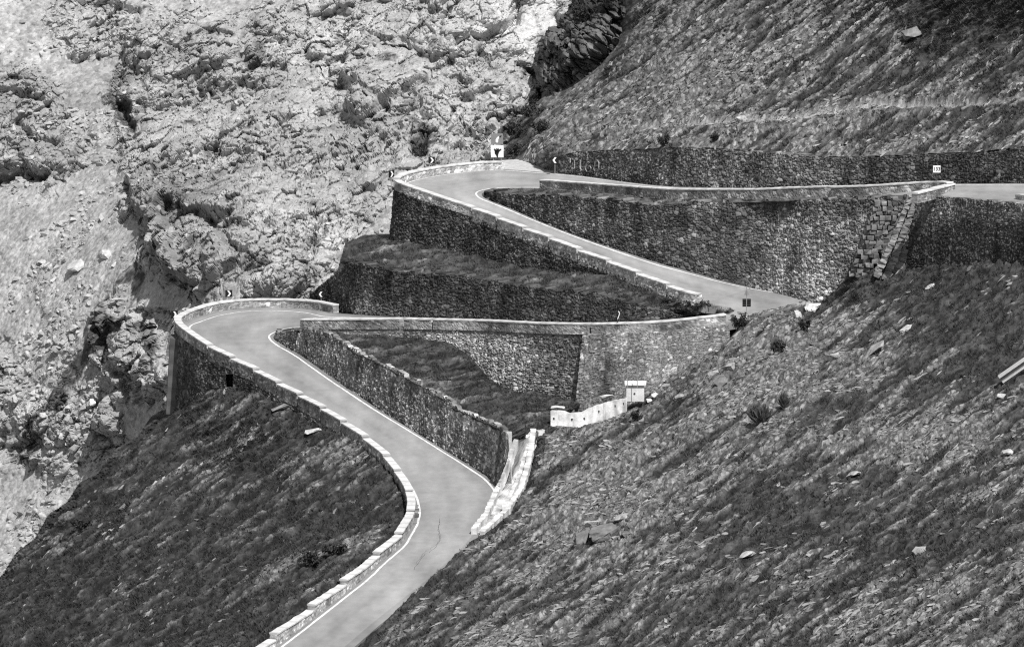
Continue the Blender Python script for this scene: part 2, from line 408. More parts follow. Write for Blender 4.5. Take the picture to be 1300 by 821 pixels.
# outer wall under the first leg and the lower hairpin
p = cut(A, (523, 664), (229, 414), [1, 2, 3]); s1 = -ns(A, [2])
retaining('W1', p, s1 * .5, .0, [(215,520),(240,508),(262,498),(295,490),(330,499),(360,512),(400,533),(440,553),(470,576),(500,602),(520,650),(527,680)], s1,
          'stone wall carrying the lower road, with a small square drain hole near the lower hairpin', sink=.8, batter=.06, tone=.09, sx=.5, sz=.36, amp=.12,
          hole=(287, 475, 296, 491), tone_fn=lambda x, y, V: 1 + 1.0 * sstep(300, 420, x))
# inner wall beside the first leg
p = cut(B, (632, 624), (346, 423), [2, 3]); s2 = ns(B, [2])
retaining('W2', p, -s2 * .4, [(345,423.5),(351,421.5),(372,418.5),(394,417),(410.5,421),(449,446),(499,471),(560,505),(577,519),(621,538),(644,549),(652,556)], -.1, s2,
          'dark stone wall on the inside of the lower road, under the grass hollow', batter=.1, lean=True, thick=.3, tone=.21, sx=.42, sz=.4, amp=.13, top_rough=.3, sink=.3,
          tone_fn=lambda x, y, V: 1 + .5 * blob(x, y, 600, 530, 60, 25) + .5 * blob(x, y, 440, 445, 40, 12))
# valley-side wall of the second leg, left part and the battered right part
s3 = -ns(B, [4])
retaining('W3', cut(B, (385, 415.5), (756, 421.5), [4]), s3 * .42, .0, [(380,417),(400,418),(412,419.5),(428,423),(467,427),(540,428),(576,437),(598,452),(623,482),(651,496),(690,499),(745,510)], s3,
          'stone wall under the long level parapet, pale at one end, above the grass hollow', batter=.08, tone=.17, sx=.45, sz=.3, amp=.1,
          tone_fn=lambda x, y, V: .62 + 1.3 * blob(x, y, 600, 445, 90, 28) + .9 * blob(x, y, 660, 478, 40, 25) + .8 * sstep(520, 440, x))
retaining('W3b', cut(B, (748, 421.5), (928, 409), [4]), s3 * .85, -.05, [(735,513),(760,512),(790,508),(830,486),(860,464),(900,438),(935,418)], s3,
          'light stone buttress wall with a leaning left edge, above the white concrete wall', batter=.2, tone=.21, sx=.4, sz=.26, amp=.06, var=.6, thick=1.2, sink=1.2, dark=.45)
# tier walls between the second and the third leg
s4 = -ns(A, [4]); p = cut(A, (440, 399.3), (895, 401), [4])
p = np.r_[np.array([[-18.3, 491.2, .5], [-16.9, 487.6, .5], [-15.6, 484.2, .5]]), p]; p = gsmooth(arc(p, .3), .7)
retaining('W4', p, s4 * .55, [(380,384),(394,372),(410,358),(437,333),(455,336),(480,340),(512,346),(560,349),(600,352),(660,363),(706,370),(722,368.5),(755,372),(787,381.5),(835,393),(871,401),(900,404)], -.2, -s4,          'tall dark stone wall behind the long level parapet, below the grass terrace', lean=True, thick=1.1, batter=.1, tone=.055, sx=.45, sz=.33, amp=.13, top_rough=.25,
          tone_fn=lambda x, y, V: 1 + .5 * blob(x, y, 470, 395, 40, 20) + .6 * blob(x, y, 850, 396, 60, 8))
s5 = -ns(A, [6]); p = np.r_[cut(A, (890, 386), (508, 238), [6, 7])]
retaining('W5', p, s5 * .5, .0, [(480,300),(493,303),(561,316),(619,329),(658,338),(706,344),(755,348),(780,351),(803,361),(845,376),(890,390)], s5,
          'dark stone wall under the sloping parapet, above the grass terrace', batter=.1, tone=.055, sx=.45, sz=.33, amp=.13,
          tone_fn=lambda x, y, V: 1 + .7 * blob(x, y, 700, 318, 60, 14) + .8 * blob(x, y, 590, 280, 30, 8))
s6 = -ns(B, [6]); p = cut(B, (953, 365.8), (611, 250), [6])
e = np.array([at_z(x, y, 5.0) for x, y in ((1034,379.5),(1012,376.8),(984,371))]); d = (e[0] - e[1]); d /= np.linalg.norm(d)
p = np.r_[(e[0] + d * 9)[None], (e[0] + d * 4)[None], e, p]; p = gsmooth(arc(p, .3), .8)
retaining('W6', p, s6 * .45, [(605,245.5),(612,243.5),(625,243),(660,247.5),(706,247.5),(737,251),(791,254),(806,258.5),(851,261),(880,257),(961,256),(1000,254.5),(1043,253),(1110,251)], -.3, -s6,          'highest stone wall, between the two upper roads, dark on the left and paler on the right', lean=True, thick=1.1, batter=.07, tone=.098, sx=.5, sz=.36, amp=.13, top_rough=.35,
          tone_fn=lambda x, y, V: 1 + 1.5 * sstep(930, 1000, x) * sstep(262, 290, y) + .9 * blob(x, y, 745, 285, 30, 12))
s8 = -ns(B, [8])
retaining('W8', cut(B, (1150, 246.5), (1420, 268), [8]), s8 * .35, .0, [(1140,316),(1180,314),(1230,313),(1300,318),(1420,330)], s8,
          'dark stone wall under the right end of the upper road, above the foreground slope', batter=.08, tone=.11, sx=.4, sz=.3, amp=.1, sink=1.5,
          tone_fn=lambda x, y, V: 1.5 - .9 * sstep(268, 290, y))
s7 = -ns(A, [8])
retaining('W7', cut(A, (700, 220), (1420, 235), [8]), s7 * .6, [(690,201),(705,199),(730,194.6),(791,190.8),(829,188),(860,188.5),(914,190),(989,195.4),(1049,200.5),(1097,200.5),(1181,196.4),(1242,194.4),(1300,187),(1420,182)], -.3, -s7,          'long stone wall behind the upper road, at the foot of the far hillside', lean=True, thick=1.1, batter=.1, tone=.12, sx=.45, sz=.32, amp=.12, top_rough=.2,
          tone_fn=lambda x, y, V: 1.15 - .55 * sstep(1030, 1120, x))
# faded letters brushed on the left end of that wall
pl7 = WALLS['W7'][0]
def on_wall(key, x, y, proud):
    pl = WALLS[key][0]; (pt,), (z,) = face_z(pl, [x], [y]); i = int(((pl - pt) ** 2).sum(1).argmin())
    pt = pt.copy(); pt[1] -= proud; return np.array([pt[0], pt[1], z])
G = MB()
for st in ([(720,200.5),(724,200.5),(724,206)], [(729.5,213),(729.5,202),(734,201.5)], [(729.5,207),(733,207)], [(737,203),(736.5,212),(738,215.5),(741,215),(742.5,211)], [(748.5,206),(746,204.5),(744.5,208),(743.5,214),(745,217.5),(748.5,217.5),(750.5,213),(749,210.5),(747,211)],
           [(757.5,203),(755.5,206),(754,213),(755,217),(758,217),(760,213),(760.5,206),(758.5,203),(757.5,203)]):
    q = np.array([on_wall('W7', x, y, .2) for x, y in st]); q = arc(q, .12)
    for i in range(len(q) - 1):
        dd = q[i + 1] - q[i]; L = np.linalg.norm(dd); dd /= L; nx = np.array([dd[2], 0, -dd[0]])
        G.box((q[i] + q[i + 1]) / 2, (L * 1.15, .12, .1), np.array([dd, [0, 1, 0], nx]))
o = G.build('painted_letters', M_paint, WALLS['W7'][3])

# ---- parapets
def parapet(pts, sgn, label, group, h=.64, name='parapet', tone=.42, capw=.66, capt=.12, level=0.):
    q = arc(pts, .2); q[:, 2] = q[:, 2].mean() + (q[:, 2] - q[:, 2].mean()) * (1 - level); pl = offset(q, sgn * .05)
    V, f, T = wall_mesh(pl, q[:, 2] - .12 - .3 * (level > 0), q[:, 2] + h, -sgn, .52, batter=0, sx=.42, sz=.26, tone=tone, var=.5, amp=.035, res=.12, two_sided=True, top_rough=0, dark=.6)
    root = empty(name, tuple(q[len(q) // 2])); tag(root, label, 'parapet', group)
    part('masonry', V, f, M_wall, root, T)
    q2 = arc(q, .3); nn = normals2(q2) * sgn; jit = .03 * gnoise(q2 * 1.7) + .02 * gnoise(q2 * 5)
    prof_ = [(-.02, h), (-.02, h + capt * .8), (.0, h + capt), (capw - .06, h + capt), (capw - .04, h + capt * .8), (capw - .04, h)]
    rows = np.stack([np.concatenate([q2[:, :2] + nn * (o + jit)[:, None], (q2[:, 2] + z + jit * (z > h))[:, None]], -1) for o, z in prof_] , 1)
    rows = np.concatenate([rows, rows[:, :1]], 1); v = rows.reshape(-1, 3); n, m = rows.shape[:2]
    i0, i1 = 0, (n - 1) * m
    t = .54 * (1 + .2 * fbm(v * .8, 4)) * (1 - .25 * (np.abs((np.repeat(np.arange(n), m) * .3) % 1.5 - .75) > .68))
    part('coping', v, [gridq(n, m), np.array([[i0 + 0, i0 + 1, i0 + 4, i0 + 5], [i1 + 5, i1 + 4, i1 + 1, i1]]), np.array([[i0 + 1, i0 + 2, i0 + 3], [i0 + 1, i0 + 3, i0 + 4], [i1 + 3, i1 + 2, i1 + 1], [i1 + 4, i1 + 3, i1 + 1]])], M_cap, root, t)
    return root
def run(ch, segs, cuts, sgn, labels, group, gap=.12, name='parapet', **kw):
    """cut one edge at the traced pixel positions and set a length of parapet between each two"""
    for (a, b), lab in zip(cuts, labels):
        p = cut(ch, a, b, segs); L = np.linalg.norm(p[-1] - p[0])
        q = arc(p, .1); g = int(round(gap / .1 / 2)); q = q[g:len(q) - g] if len(q) > 4 * g + 4 else q
        parapet(q, sgn, lab, group, name=name, **kw)
nth = ['lowest', 'second', 'third', 'fourth', 'fifth', 'sixth', 'seventh', 'eighth', 'ninth', 'tenth', 'eleventh', 'twelfth', 'thirteenth', 'fourteenth', 'fifteenth', 'sixteenth', 'seventeenth', 'eighteenth', 'nineteenth', 'twentieth']
cutsA = [(440,752),(482,715),(511,690),(525,660),(526,634),(511,608),(497,589),(469,565),(442,545.5),(414.7,528),(386,511),(358.5,496),(330,479.5),(300,464),(271,448)]
GA = 'stone parapet blocks along the outer edge of the lower road'
labs = [f'{nth[i]} stone parapet block up the lower road' + (', on the bend near the bottom' if 0 < i < 5 else ', on the straight climb') for i in range(1, len(cutsA))]
run(A, [0, 1, 2, 3], list(zip(cutsA[:-1], cutsA[1:])), -ns(A, [2]), labs, GA, tone=.27, gap=.26, level=.45)
pre = cut(A, (385, 795), (440, 752), [0])
run(A, [0], [((303,857),(352,822)),((352,822),(400,784)),((400,784),(440,752))], -ns(A, [0]), ['stone parapet block of the lower road cut off by the bottom edge of the picture', 'first whole stone parapet block of the lower road, near the bottom edge', 'stone parapet block just below the bend at the foot of the lower road'], GA, gap=.26, level=.45)
run(A, [2, 3, 4], [((271,448),(423,397.5))], -ns(A, [3]), ['long curved stone parapet wrapping round the outside of the lower hairpin'], 'curved hairpin parapets', h=.64, tone=.3)
run(B, [3, 4], [((385,415.5),(514,414.5)),((515,414.5),(554,415.2)),((555,415.2),(752,421.4)),((753,421.4),(930,408.5))], -ns(B, [4]),
    ['stone parapet beginning at the inside of the lower hairpin, left end of the level edge', 'short stone parapet between two gaps in the level road edge',
     'long straight stone parapet above the grass hollow', 'straight stone parapet above the light buttress wall, rising rightwards'], 'parapets along the level middle road', gap=.14, h=.66, tone=.27)
c2 = [(892,387),(853,372),(815,357),(777,341),(740,327),(705,312),(672,300),(638,286),(606,273)]
run(A, [6, 7], list(zip(c2[:-1], c2[1:])), -ns(A, [6]), [f'{nth[i]} stone parapet block up the outer edge of the sloping upper road' for i in range(8)], 'stone parapet blocks along the sloping upper road', gap=.28, level=.45)
run(A, [6, 7], [((606,273),(509,238))], -ns(A, [6]), ['topmost long parapet of the sloping upper road, ending at the upper hairpin'], 'stone parapet blocks along the sloping upper road', gap=.18)
run(A, [7, 8], [((507,236),(640,215))], -ns(A, [7]), ['curved stone parapet round the back of the upper hairpin, below the park notice board'], 'curved hairpin parapets')
run(B, [7, 8], [((694,239),(851,250.5)),((852,250.5),(887,251)),((888,251),(961,251)),((962,251),(1006,249)),((1007,249),(1060,247.6))], -ns(B, [8]),
    ['low stone parapet at the left end of the upper road, above the narrow grass ledge', 'shortest stone parapet of the upper road, right of the grass ledge',
     'stone parapet of the upper road above the dark half of the highest wall', 'short stone parapet of the upper road, above the pale part of the highest wall', 'short stone parapet joining the long curved one near the kilometre sign'],
    'parapets along the upper road', gap=.1, h=.68, tone=.24)
# the folded end of the last parapet, beside the kilometre sign
zb_ = lambda x: float(np.interp(x, proj(B[SG == 8])[0], B[SG == 8][:, 2]))
q = np.array([at_z(x, y, zb_(x)) for x, y in ((1061,247.8),(1100,246.6),(1148,243.6),(1178,241.6),(1196,241.4),(1210,242.6))])
parapet(gsmooth(arc(q, .2), .8), ns(B, [8]) * -1, 'long right-hand stone parapet of the upper road, curving back behind the kilometre sign', 'parapets along the upper road', h=.66, tone=.24)
q0 = np.array([0, 0, zb_(1185)])
parapet(np.array([at_z(1213, 244.5, q0[2] + .1), at_z(1190, 250.6, q0[2]), at_z(1165, 256.8, q0[2] - .1)]), -1, 'short oblique stone parapet in front of the kilometre sign, closing the upper parapet', 'parapets along the upper road', tone=.22)
parapet(np.array([at_z(1297.5, 258, 15.2), at_z(1304, 258.5, 15.3), at_z(1420, 270, 16.6)]), ns(B, [8]) * -1, 'stone parapet cut off by the right edge of the picture', 'parapets along the upper road')

# ------------------------------------------------------------------ terrain sheets
PATCH = {}; AXES = {}
def patch(name, vis, ctrl, step, shape, mat, margin=0., dive=.12, ext=None, fade=8., steep=0., coarse=None, ragged=0.):
    """a sheet of ground: depth from a thin-plate fit through surveyed points; outside `vis` it dives under its neighbours"""
    ext = ext or vis; f = tps(ctrl)
    e = np.array(ext); x = np.arange(e[:, 0].min() - margin, e[:, 0].max() + margin + step, step); y = np.arange(e[:, 1].min() - margin, e[:, 1].max() + margin + step, step)
    X, Y = np.meshgrid(x, y); px, py = X.ravel(), Y.ravel()
    de = sdist(px, py, ext); keep = de <= margin
    nz = np.stack([px / 22, py / 22, 0 * px + len(vis)], -1); dv = sdist(px, py, vis) + ragged * (1.3 * gnoise(nz) + .9 * gnoise(nz * 3.3) + .6 * gnoise(nz * 9))
    D = f(px, py); P0 = at_d(px, py, D)
    Pg = P0.reshape(len(y), len(x), 3); nx = np.gradient(Pg, axis=1); ny = np.gradient(Pg, axis=0)
    nrm = np.cross(nx, ny).reshape(-1, 3); nrm /= np.linalg.norm(nrm, axis=1)[:, None] + 1e-12
    nrm *= np.where((nrm * (P0 - [0, 0, HC])).sum(1) > 0, -1, 1)[:, None]
    fd = .12 + .88 * sstep(0, fade, -dv)
    hz = P0 - [0, 0, HC - 40]; hz /= -np.linalg.norm(hz, axis=1)[:, None]          # rock breaks outwards from the face, not straight up
    nrm = nrm * (1 - steep) + hz * steep; nrm /= np.linalg.norm(nrm, axis=1)[:, None]
    cx, cy = np.mean(np.array(vis), 0); a, b = at_d([cx + 60, cx - 60], [cy - 43, cy + 43], f([cx + 60, cx - 60], [cy - 43, cy + 43])); AXES['t'] = b - a
    AXES['n'] = nrm.mean(0)
    idx = np.where(keep)[0]
    disp = np.zeros(len(px)); tone = np.zeros(len(px))
    if coarse is not None:      # large breaks first, softened, then the small ones on the broken surface
        c = coarse(px, py, P0, dv).reshape(len(y), len(x)); kx = np.arange(-7, 8); ker = np.exp(-.5 * (kx / (1.9 / step)) ** 2); ker /= ker.sum()
        for ax in (0, 1): c = np.apply_along_axis(lambda r: np.convolve(np.pad(r, 7, 'edge'), ker, 'valid'), ax, c)
        gr = np.hypot(np.gradient(c, axis=0), np.gradient(c, axis=1)).ravel() / step; c = c.ravel()
        BG['rr'] = np.maximum(BG['rr'], .9 * sstep(.05, .16, gr))
        BG['keep'] = idx; P1 = P0 + nrm * c[:, None]; d_, t_ = shape(px[idx], py[idx], P1[idx], fd[idx], dv[idx]); disp[idx] = c[idx] + d_; tone[idx] = t_
    else:
        d_, t_ = shape(px[idx], py[idx], P0[idx], fd[idx], dv[idx]); disp[idx] = d_; tone[idx] = t_
    gD = np.clip(np.abs(np.gradient(D.reshape(len(y), len(x)), axis=0)) / step, 0, 3).ravel(); D2 = np.maximum(dv, 0) * (dive + gD)
    P = P0 + nrm * disp[:, None]; k = 1 + (D2 / np.maximum(P[:, 1], 1)); P = (P - [0, 0, HC]) * k[:, None] + [0, 0, HC]
    q = gridq(len(y), len(x)); q = q[keep[q].all(1)][:, ::-1]
    remap = -np.ones(len(px), np.int64); used = np.unique(q); remap[used] = np.arange(len(used))
    o = kind(mesh_np(name, P[used], remap[q], mat, tone[used]), 'structure')
    # true surface normals for scattering
    Pn = P.reshape(len(y), len(x), 3); n2 = np.cross(np.gradient(Pn, axis=1), np.gradient(Pn, axis=0)).reshape(-1, 3); n2 /= np.linalg.norm(n2, axis=1)[:, None] + 1e-12
    n2 *= np.where((n2 * nrm).sum(1) < 0, -1, 1)[:, None]
    PATCH[name if name not in PATCH else name + '2'] = dict(P=P[used], N=n2[used], N0=nrm[used], px=px[used], py=py[used], dv=dv[used], tone=tone[used], f=f, t=AXES['t'] / np.linalg.norm(AXES['t']))
    return o
def foot(key, side='foot', n=14, back=0.):
    n = n * 2
    pl, zb, zt, _ = WALLS[key]; i = np.linspace(0, len(pl) - 1, n).astype(int)
    z = zt[i] if side == 'top' else zb[i] + .6
    x, y = proj(np.c_[pl[i], z]); return [(a, b, c + back) for a, b, c in zip(x, y, pl[i, 1])]
def edge(ch, segs, n=6, dz=0., dd=0.):
    i = np.where(np.isin(SG, segs))[0]; i = i[np.linspace(0, len(i) - 1, n).astype(int)]; p = ch[i] + [0, 0, dz]
    x, y = proj(p); return [(a, b, c + dd) for a, b, c in zip(x, y, p[:, 1])]
def soft(px, py, poly, w): return sstep(w, -w, sdist(px, py, poly))

# -- rock face and scree far behind (one sheet)
ROCKS = [([(150,55),(235,25),(420,15),(640,-60),(800,-60),(760,60),(705,120),(660,190),(600,215),(500,235),(450,330),(395,372),(300,350),(250,368),(215,352),(188,302),(165,252),(160,200),(148,140)], 3.6, 20),
         ([(-60,90),(40,100),(75,130),(102,165),(95,200),(60,232),(20,226),(-60,240)], 4.0, 14),
         ([(118,402),(165,393),(205,418),(218,470),(212,520),(170,505),(128,472),(108,432)], 3.5, 10),
         ([(165,248),(230,240),(292,300),(287,347),(240,367),(200,342),(183,300)], 3.0, 12),
         ([(205,300),(285,290),(300,352),(245,372),(212,348)], 2.2, 8),
         ([(560,-60),(760,-60),(760,70),(690,90),(640,75),(590,92),(545,60)], 3.0, 14),
         ([(440,120),(530,100),(590,130),(600,180),(540,200),(470,190)], 2.2, 14),
         ([(330,150),(420,160),(440,250),(400,330),(350,300),(300,240)], 1.8, 16),
         ([(30,520),(80,480),(140,520),(150,560),(90,600),(30,590)], 1.5, 12),
         ([(60,0),(150,5),(165,50),(120,70),(70,40)], 1.2, 12),
         ([(230,40),(350,20),(420,60),(330,110),(240,100)], 1.6, 16), ([(-60,480),(5,440),(20,500),(0,560),(-60,570)], 2.0, 8)]
GRASSBG = [([(62,515),(80,470),(110,430),(140,400),(165,396),(150,425),(120,460),(90,500),(72,525)], 1), ([(150,365),(180,330),(185,350),(165,368)], 1), ([(118,395),(140,378),(138,392),(124,400)], 1),
           ([(140,105),(165,130),(178,160),(165,165),(150,140)], .8), ([(20,580),(45,525),(60,510),(52,545),(35,590)], .9), ([(170,405),(200,425),(205,445),(185,440)], .7), ([(515,185),(545,165),(555,185),(540,197),(520,197)], .9), ([(640,150),(690,115),(700,135),(650,195),(640,190)], .9), ([(655,85),(692,88),(692,96),(660,98)],.9)]
CLEFT = [([(660,8),(653,27),(638,47),(618,57),(597,54),(575,62)], 3.5, 1.8), ([(700,92),(676,90),(655,88)], 3, 1.5), ([(545,170),(535,190),(520,196)], 5, 2.2), ([(150,58),(150,105),(160,140),(172,165)], 6, 2.2), ([(163,240),(178,280),(190,312),(212,345)], 6, 2.4),
         ([(292,305),(300,318),(312,326)], 4, 2.6), ([(215,352),(240,364),(268,360)], 5, 2.2), ([(-40,112),(10,118),(45,130),(62,136)], 4, 2.2), ([(-40,229),(20,228),(62,226)], 4, 2.6), ([(460,40),(490,62),(520,60),(550,80),(570,72)], 3, 1.3), ([(430,110),(470,130),(520,150),(560,160)], 3.5, 1.4),
         ([(350,230),(400,210),(440,180),(480,170)], 3.5, 1.5), ([(320,180),(370,150),(410,140)], 3.5, 1.3), ([(390,330),(410,290),(440,260),(470,245)], 4, 1.7), ([(250,120),(300,95),(360,85)], 3.5, 1.4), ([(205,215),(250,190),(300,170)], 4, 1.6), ([(590,130),(620,120),(650,128)], 3, 1.5), ([(560,225),(590,205),(620,190)], 3, 1.2),
         ([(120,30),(150,12),(165,-10)], 4, 1.6), ([(120,420),(140,440),(150,470),(175,490)], 4, 2.), ([(20,160),(50,180),(75,190)], 3.5, 1.6), ([(310,105),(330,112),(345,110)], 3, 1.6), ([(640,150),(615,170),(590,175)], 3, 1.4), ([(500,20),(520,5),(560,-5)], 3, 1.3), ([(225,65),(260,50),(300,48)], 3, 1.3), ([(480,215),(500,195),(505,180)], 3, 1.5)]
def cleft(px, py):
    o = np.zeros(len(px))
    for pl, w, dp in CLEFT:
        d = np.full(len(px), 1e9)
        for (x0, y0), (x1, y1) in zip(pl[:-1], pl[1:]):
            dx, dy = x1 - x0, y1 - y0; t = np.clip(((px - x0) * dx + (py - y0) * dy) / (dx * dx + dy * dy), 0, 1); d = np.minimum(d, (px - x0 - t * dx) ** 2 + (py - y0 - t * dy) ** 2)
        o = np.maximum(o, dp * np.exp(-d / (w * w)))
    return o
BG = {}
def strata(P):
    c, s_ = math.cos(.6), math.sin(.6); Q = np.stack([P[:, 0] * c + P[:, 2] * s_, P[:, 1] * .7, (-P[:, 0] * s_ + P[:, 2] * c) * 1.7], -1)
    return Q, np.stack([fbm(P / 3 + 3, 3), fbm(P / 3 + 31, 3), fbm(P / 3 + 63, 3)], -1)
def coarse_bg(px, py, P, dv):
    wx = px + 20 * fbm(P / 6, 5, .6); wy = py + 20 * fbm(P / 6 + 40, 5, .6)
    off = np.zeros(len(px)); rock = np.zeros(len(px))
    for poly, a, w in ROCKS:
        s = sdist(wx, wy, poly); off += a * sstep(w, -w, s); rock = np.maximum(rock, sstep(26, -6, s))
    talus = np.clip(.75 + .8 * fbm(P / 9 + 5, 3), 0, 1)          # ledges of rubble inside the rock
    rr = np.clip(rock, 0, 1) * (.35 + .65 * talus) * (1 - .75 * blob(px, py, 685, 40, 55, 55))
    g = np.zeros(len(px))
    for poly, a in GRASSBG: g = np.maximum(g, a * sstep(4, -4, sdist(px + .5 * (wx - px), py + .5 * (wy - py), poly)))
    BG.update(rock=rock, rr=rr, talus=talus, g=g)
    Q, wv = strata(P)
    hug = facets(Q / 15 + .08 * wv, 31.); gul = ridged(np.stack([(P[:, 0] + .5 * P[:, 2]) / 9, P[:, 1] / 30, (P[:, 2] - .5 * P[:, 0]) / 30], -1) + .15 * wv, 3) - 1.2
    big = facets(Q / 6.5 + .09 * wv, 3.)
    return .5 * off - 1.0 * cleft(px + .45 * (wx - px), py + .45 * (wy - py)) + rr * (2.1 * hug - .8 * gul + 1.25 * big + .45 * (ridged(Q / 7 + .2 * wv, 3, .55) - 1.1))
def shape_bg(px, py, P, fd, dv):
    kp = BG['keep']; rock, rr, talus, g = (BG[k][kp] for k in ('rock', 'rr', 'talus', 'g'))
    Q, wv = strata(P)
    mid = facets(Q / 2.2 + .10 * wv, 11.); mi2 = facets(Q / 1.3 + .12 * wv, 41.); sml = facets(Q / .7 + .12 * wv, 23.)
    fine = fbm(P / .55, 3)
    rub1 = worley(P / .9)[0]; f1, f2, cid, _ = worley(P / .42); 
    d = rr * (.55 * mid + .32 * mi2 * (.3 + talus) + .2 * sml + .07 * fine)
    scree = 1 - rr
    r2 = np.clip(gnoise(P / 7 + 50) * 1.5 + .5, 0, 1)
    boul = RND[worley(P / 1.5 + 7)[2], 2] > .8
    d += scree * (.5 * fbm(P / 6, 3) + (.12 + .25 * r2) * (1 - rub1) + .12 * (1 - f1) * (.3 + RND[cid, 1]) + .06 * fine)
    f1b, f2b, cb, _ = worley(P / 1.3 + 7); d += scree * (RND[cb, 2] > .86) * .45 * np.clip(.55 - f1b, 0, 1) / .55
    g = np.maximum(g, .75 * sstep(.55, .95, fbm(P / 5 + 77, 4)) * rock); g = np.clip(g * (.75 + .9 * (fbm(P / .8, 3) + .35)), 0, 1)
    t = rr * (.32 + .10 * fbm(P / 2.5 + 9, 4) + .05 * (RND[worley(Q / 2.2 + .10 * wv + 11)[2], 3] - .5)) + scree * (.29 + .08 * fbm(P / 4, 3) + .16 * (RND[cid, 3] - .5))
    stain = sstep(.25, .9, fbm(np.stack([P[:, 0] / 2.2, P[:, 1] / 3, P[:, 2] / 6], -1) + 21, 4)) * rock
    t = t * (1 - .55 * stain) * (1 + .22 * fbm(P / 12 + 60, 3))
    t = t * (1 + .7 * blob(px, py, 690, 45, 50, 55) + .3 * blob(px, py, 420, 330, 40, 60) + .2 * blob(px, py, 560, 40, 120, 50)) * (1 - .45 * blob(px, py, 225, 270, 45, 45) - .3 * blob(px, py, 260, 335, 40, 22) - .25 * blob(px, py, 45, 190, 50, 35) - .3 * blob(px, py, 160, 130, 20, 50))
    t = t * (1 - g) + g * (.05 + .02 * fbm(P / .5, 2))
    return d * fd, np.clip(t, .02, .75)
ctrl = [(-60,-60,592),(400,-60,580),(800,-60,566),(0,0,586),(400,0,572),(760,0,560),(0,200,566),(200,200,553),(450,200,537),(600,190,533),(700,120,548),(0,400,545),(200,385,520),(300,377,503),(420,366,503),(505,226,520),(640,200,523),(470,310,512),(0,600,530),(100,500,526),(200,500,513),(0,731,518),(200,700,512),(400,600,512),(-60,860,505),(420,860,500),(560,420,530),(770,210,560)]
BGV = [(-60,-60),(800,-60),(770,210),(640,232),(520,262),(560,420),(420,560),(420,860),(-60,860)]
patch('rock_face', BGV, ctrl, 1.0, shape_bg, M_rock, fade=1., steep=.7, coarse=coarse_bg)

# -- dark crag where the far hillside meets the rock face
CRAG = [(748,-20),(738,12),(718,38),(700,50),(693,72),(690,96),(699,124),(716,122),(742,106),(775,86),(812,62),(850,30),(885,0),(900,-20)]
def shape_crag(px, py, P, fd, dv):
    c, s_ = math.cos(-.6), math.sin(-.6); Q = np.stack([P[:, 0] * c + P[:, 2] * s_, P[:, 1] * .6, (-P[:, 0] * s_ + P[:, 2] * c) * 2.6], -1)
    wv = np.stack([fbm(P / 3 + 3, 3), fbm(P / 3 + 31, 3), fbm(P / 3 + 63, 3)], -1)
    d = 2.5 * sstep(0, 40, -dv) + 1.2 * facets(Q / 3 + .2 * wv) + .6 * facets(Q / 1.2 + .2 * wv, 9.) + .3 * ridged(Q / 1.5, 4)
    t = .10 + .05 * fbm(P / 1.5, 4) + .10 * sstep(.2, .7, gnoise(Q / 1.1 + 4))
    t = t * (1 - .6 * sstep(30, 12, py))
    return d, np.clip(t, .02, .4)
ctrl = [(690,96,537),(700,50,539),(745,-20,543),(740,60,530),(800,40,531),(880,0,530),(770,90,529),(700,122,532),(830,-20,538)]
patch('rock_crag', CRAG, ctrl, .9, shape_crag, M_rock, margin=14, dive=.6, fade=1., steep=.8)

# -- hillsides with turf, gravel runs and stone strewn along the fall line
def slope_noise(P, fall, gscale=1.):
    q = np.stack([fall[0], fall[1], P[:, 1] * .02], -1)
    st = fbm(np.stack([q[:, 0] / 5.5, q[:, 1] / .6, q[:, 2] / 1.3], -1) * gscale, 4)          # streaks down the slope
    md = fbm(np.stack([q[:, 0] / 1.9, q[:, 1] / .32, q[:, 2] / .8], -1) * gscale + 30, 4)
    return q, st, md
def hill(fall, gravel_fn, dark=.045, gtone=.17, rough=1., ledge=None):
    def shape(px, py, P, fd, dv):
        th = fall; q, st, md = slope_noise(P, ((px * math.cos(th) - py * math.sin(th)) / 15.5, (px * math.sin(th) + py * math.cos(th)) / 15.5))
        lg = fbm(P / 14 + 3, 3)
        g = .55 + 1.0 * st + .6 * md + .55 * lg + gravel_fn(px, py); g = sstep(.1, .95, g)
        f1, f2, cid, _ = worley(np.stack([q[:, 0] / .32, q[:, 1] / .15, q[:, 2] / .3], -1)); f3, _, c3, _ = worley(np.stack([q[:, 0] / 1.2, q[:, 1] / .36, q[:, 2] / .7], -1))
        sl = (RND[c3, 1] > .78) * np.clip(.6 - f3, 0, 1)
        tuft = fbm(np.stack([q[:, 0] / .8, q[:, 1] / .28, q[:, 2] / .5], -1) + 70, 3)
        d = .8 * lg * rough + .45 * st * rough + .25 * md + g * (.085 * (1 - f1) * (.4 + RND[cid, 1]) + .2 * sl + .03 * fbm(P / .2, 2)) + (1 - g) * (.16 * tuft + .12 * fbm(P / 1.3, 2) + .10)
        tg = gtone * (.35 + 1.35 * RND[cid, 3] ** 1.4) * (.5 + .5 * sstep(0, .25, f2 - f1)) * (1 + .3 * sl)
        tt = dark * (1 + 1.0 * fbm(np.stack([q[:, 0] / 1.1, q[:, 1] / .3, q[:, 2] / .5], -1) + 8, 4, .7) + .6 * md)
        t = tg * g + tt * (1 - g)
        if ledge is not None: k = ledge(px, py); t = t * (1 - k) + k * (.3 + .06 * md); d = d * (1 - .8 * k) - .3 * k
        return d * fd, np.clip(t, .012, .5)
    return shape
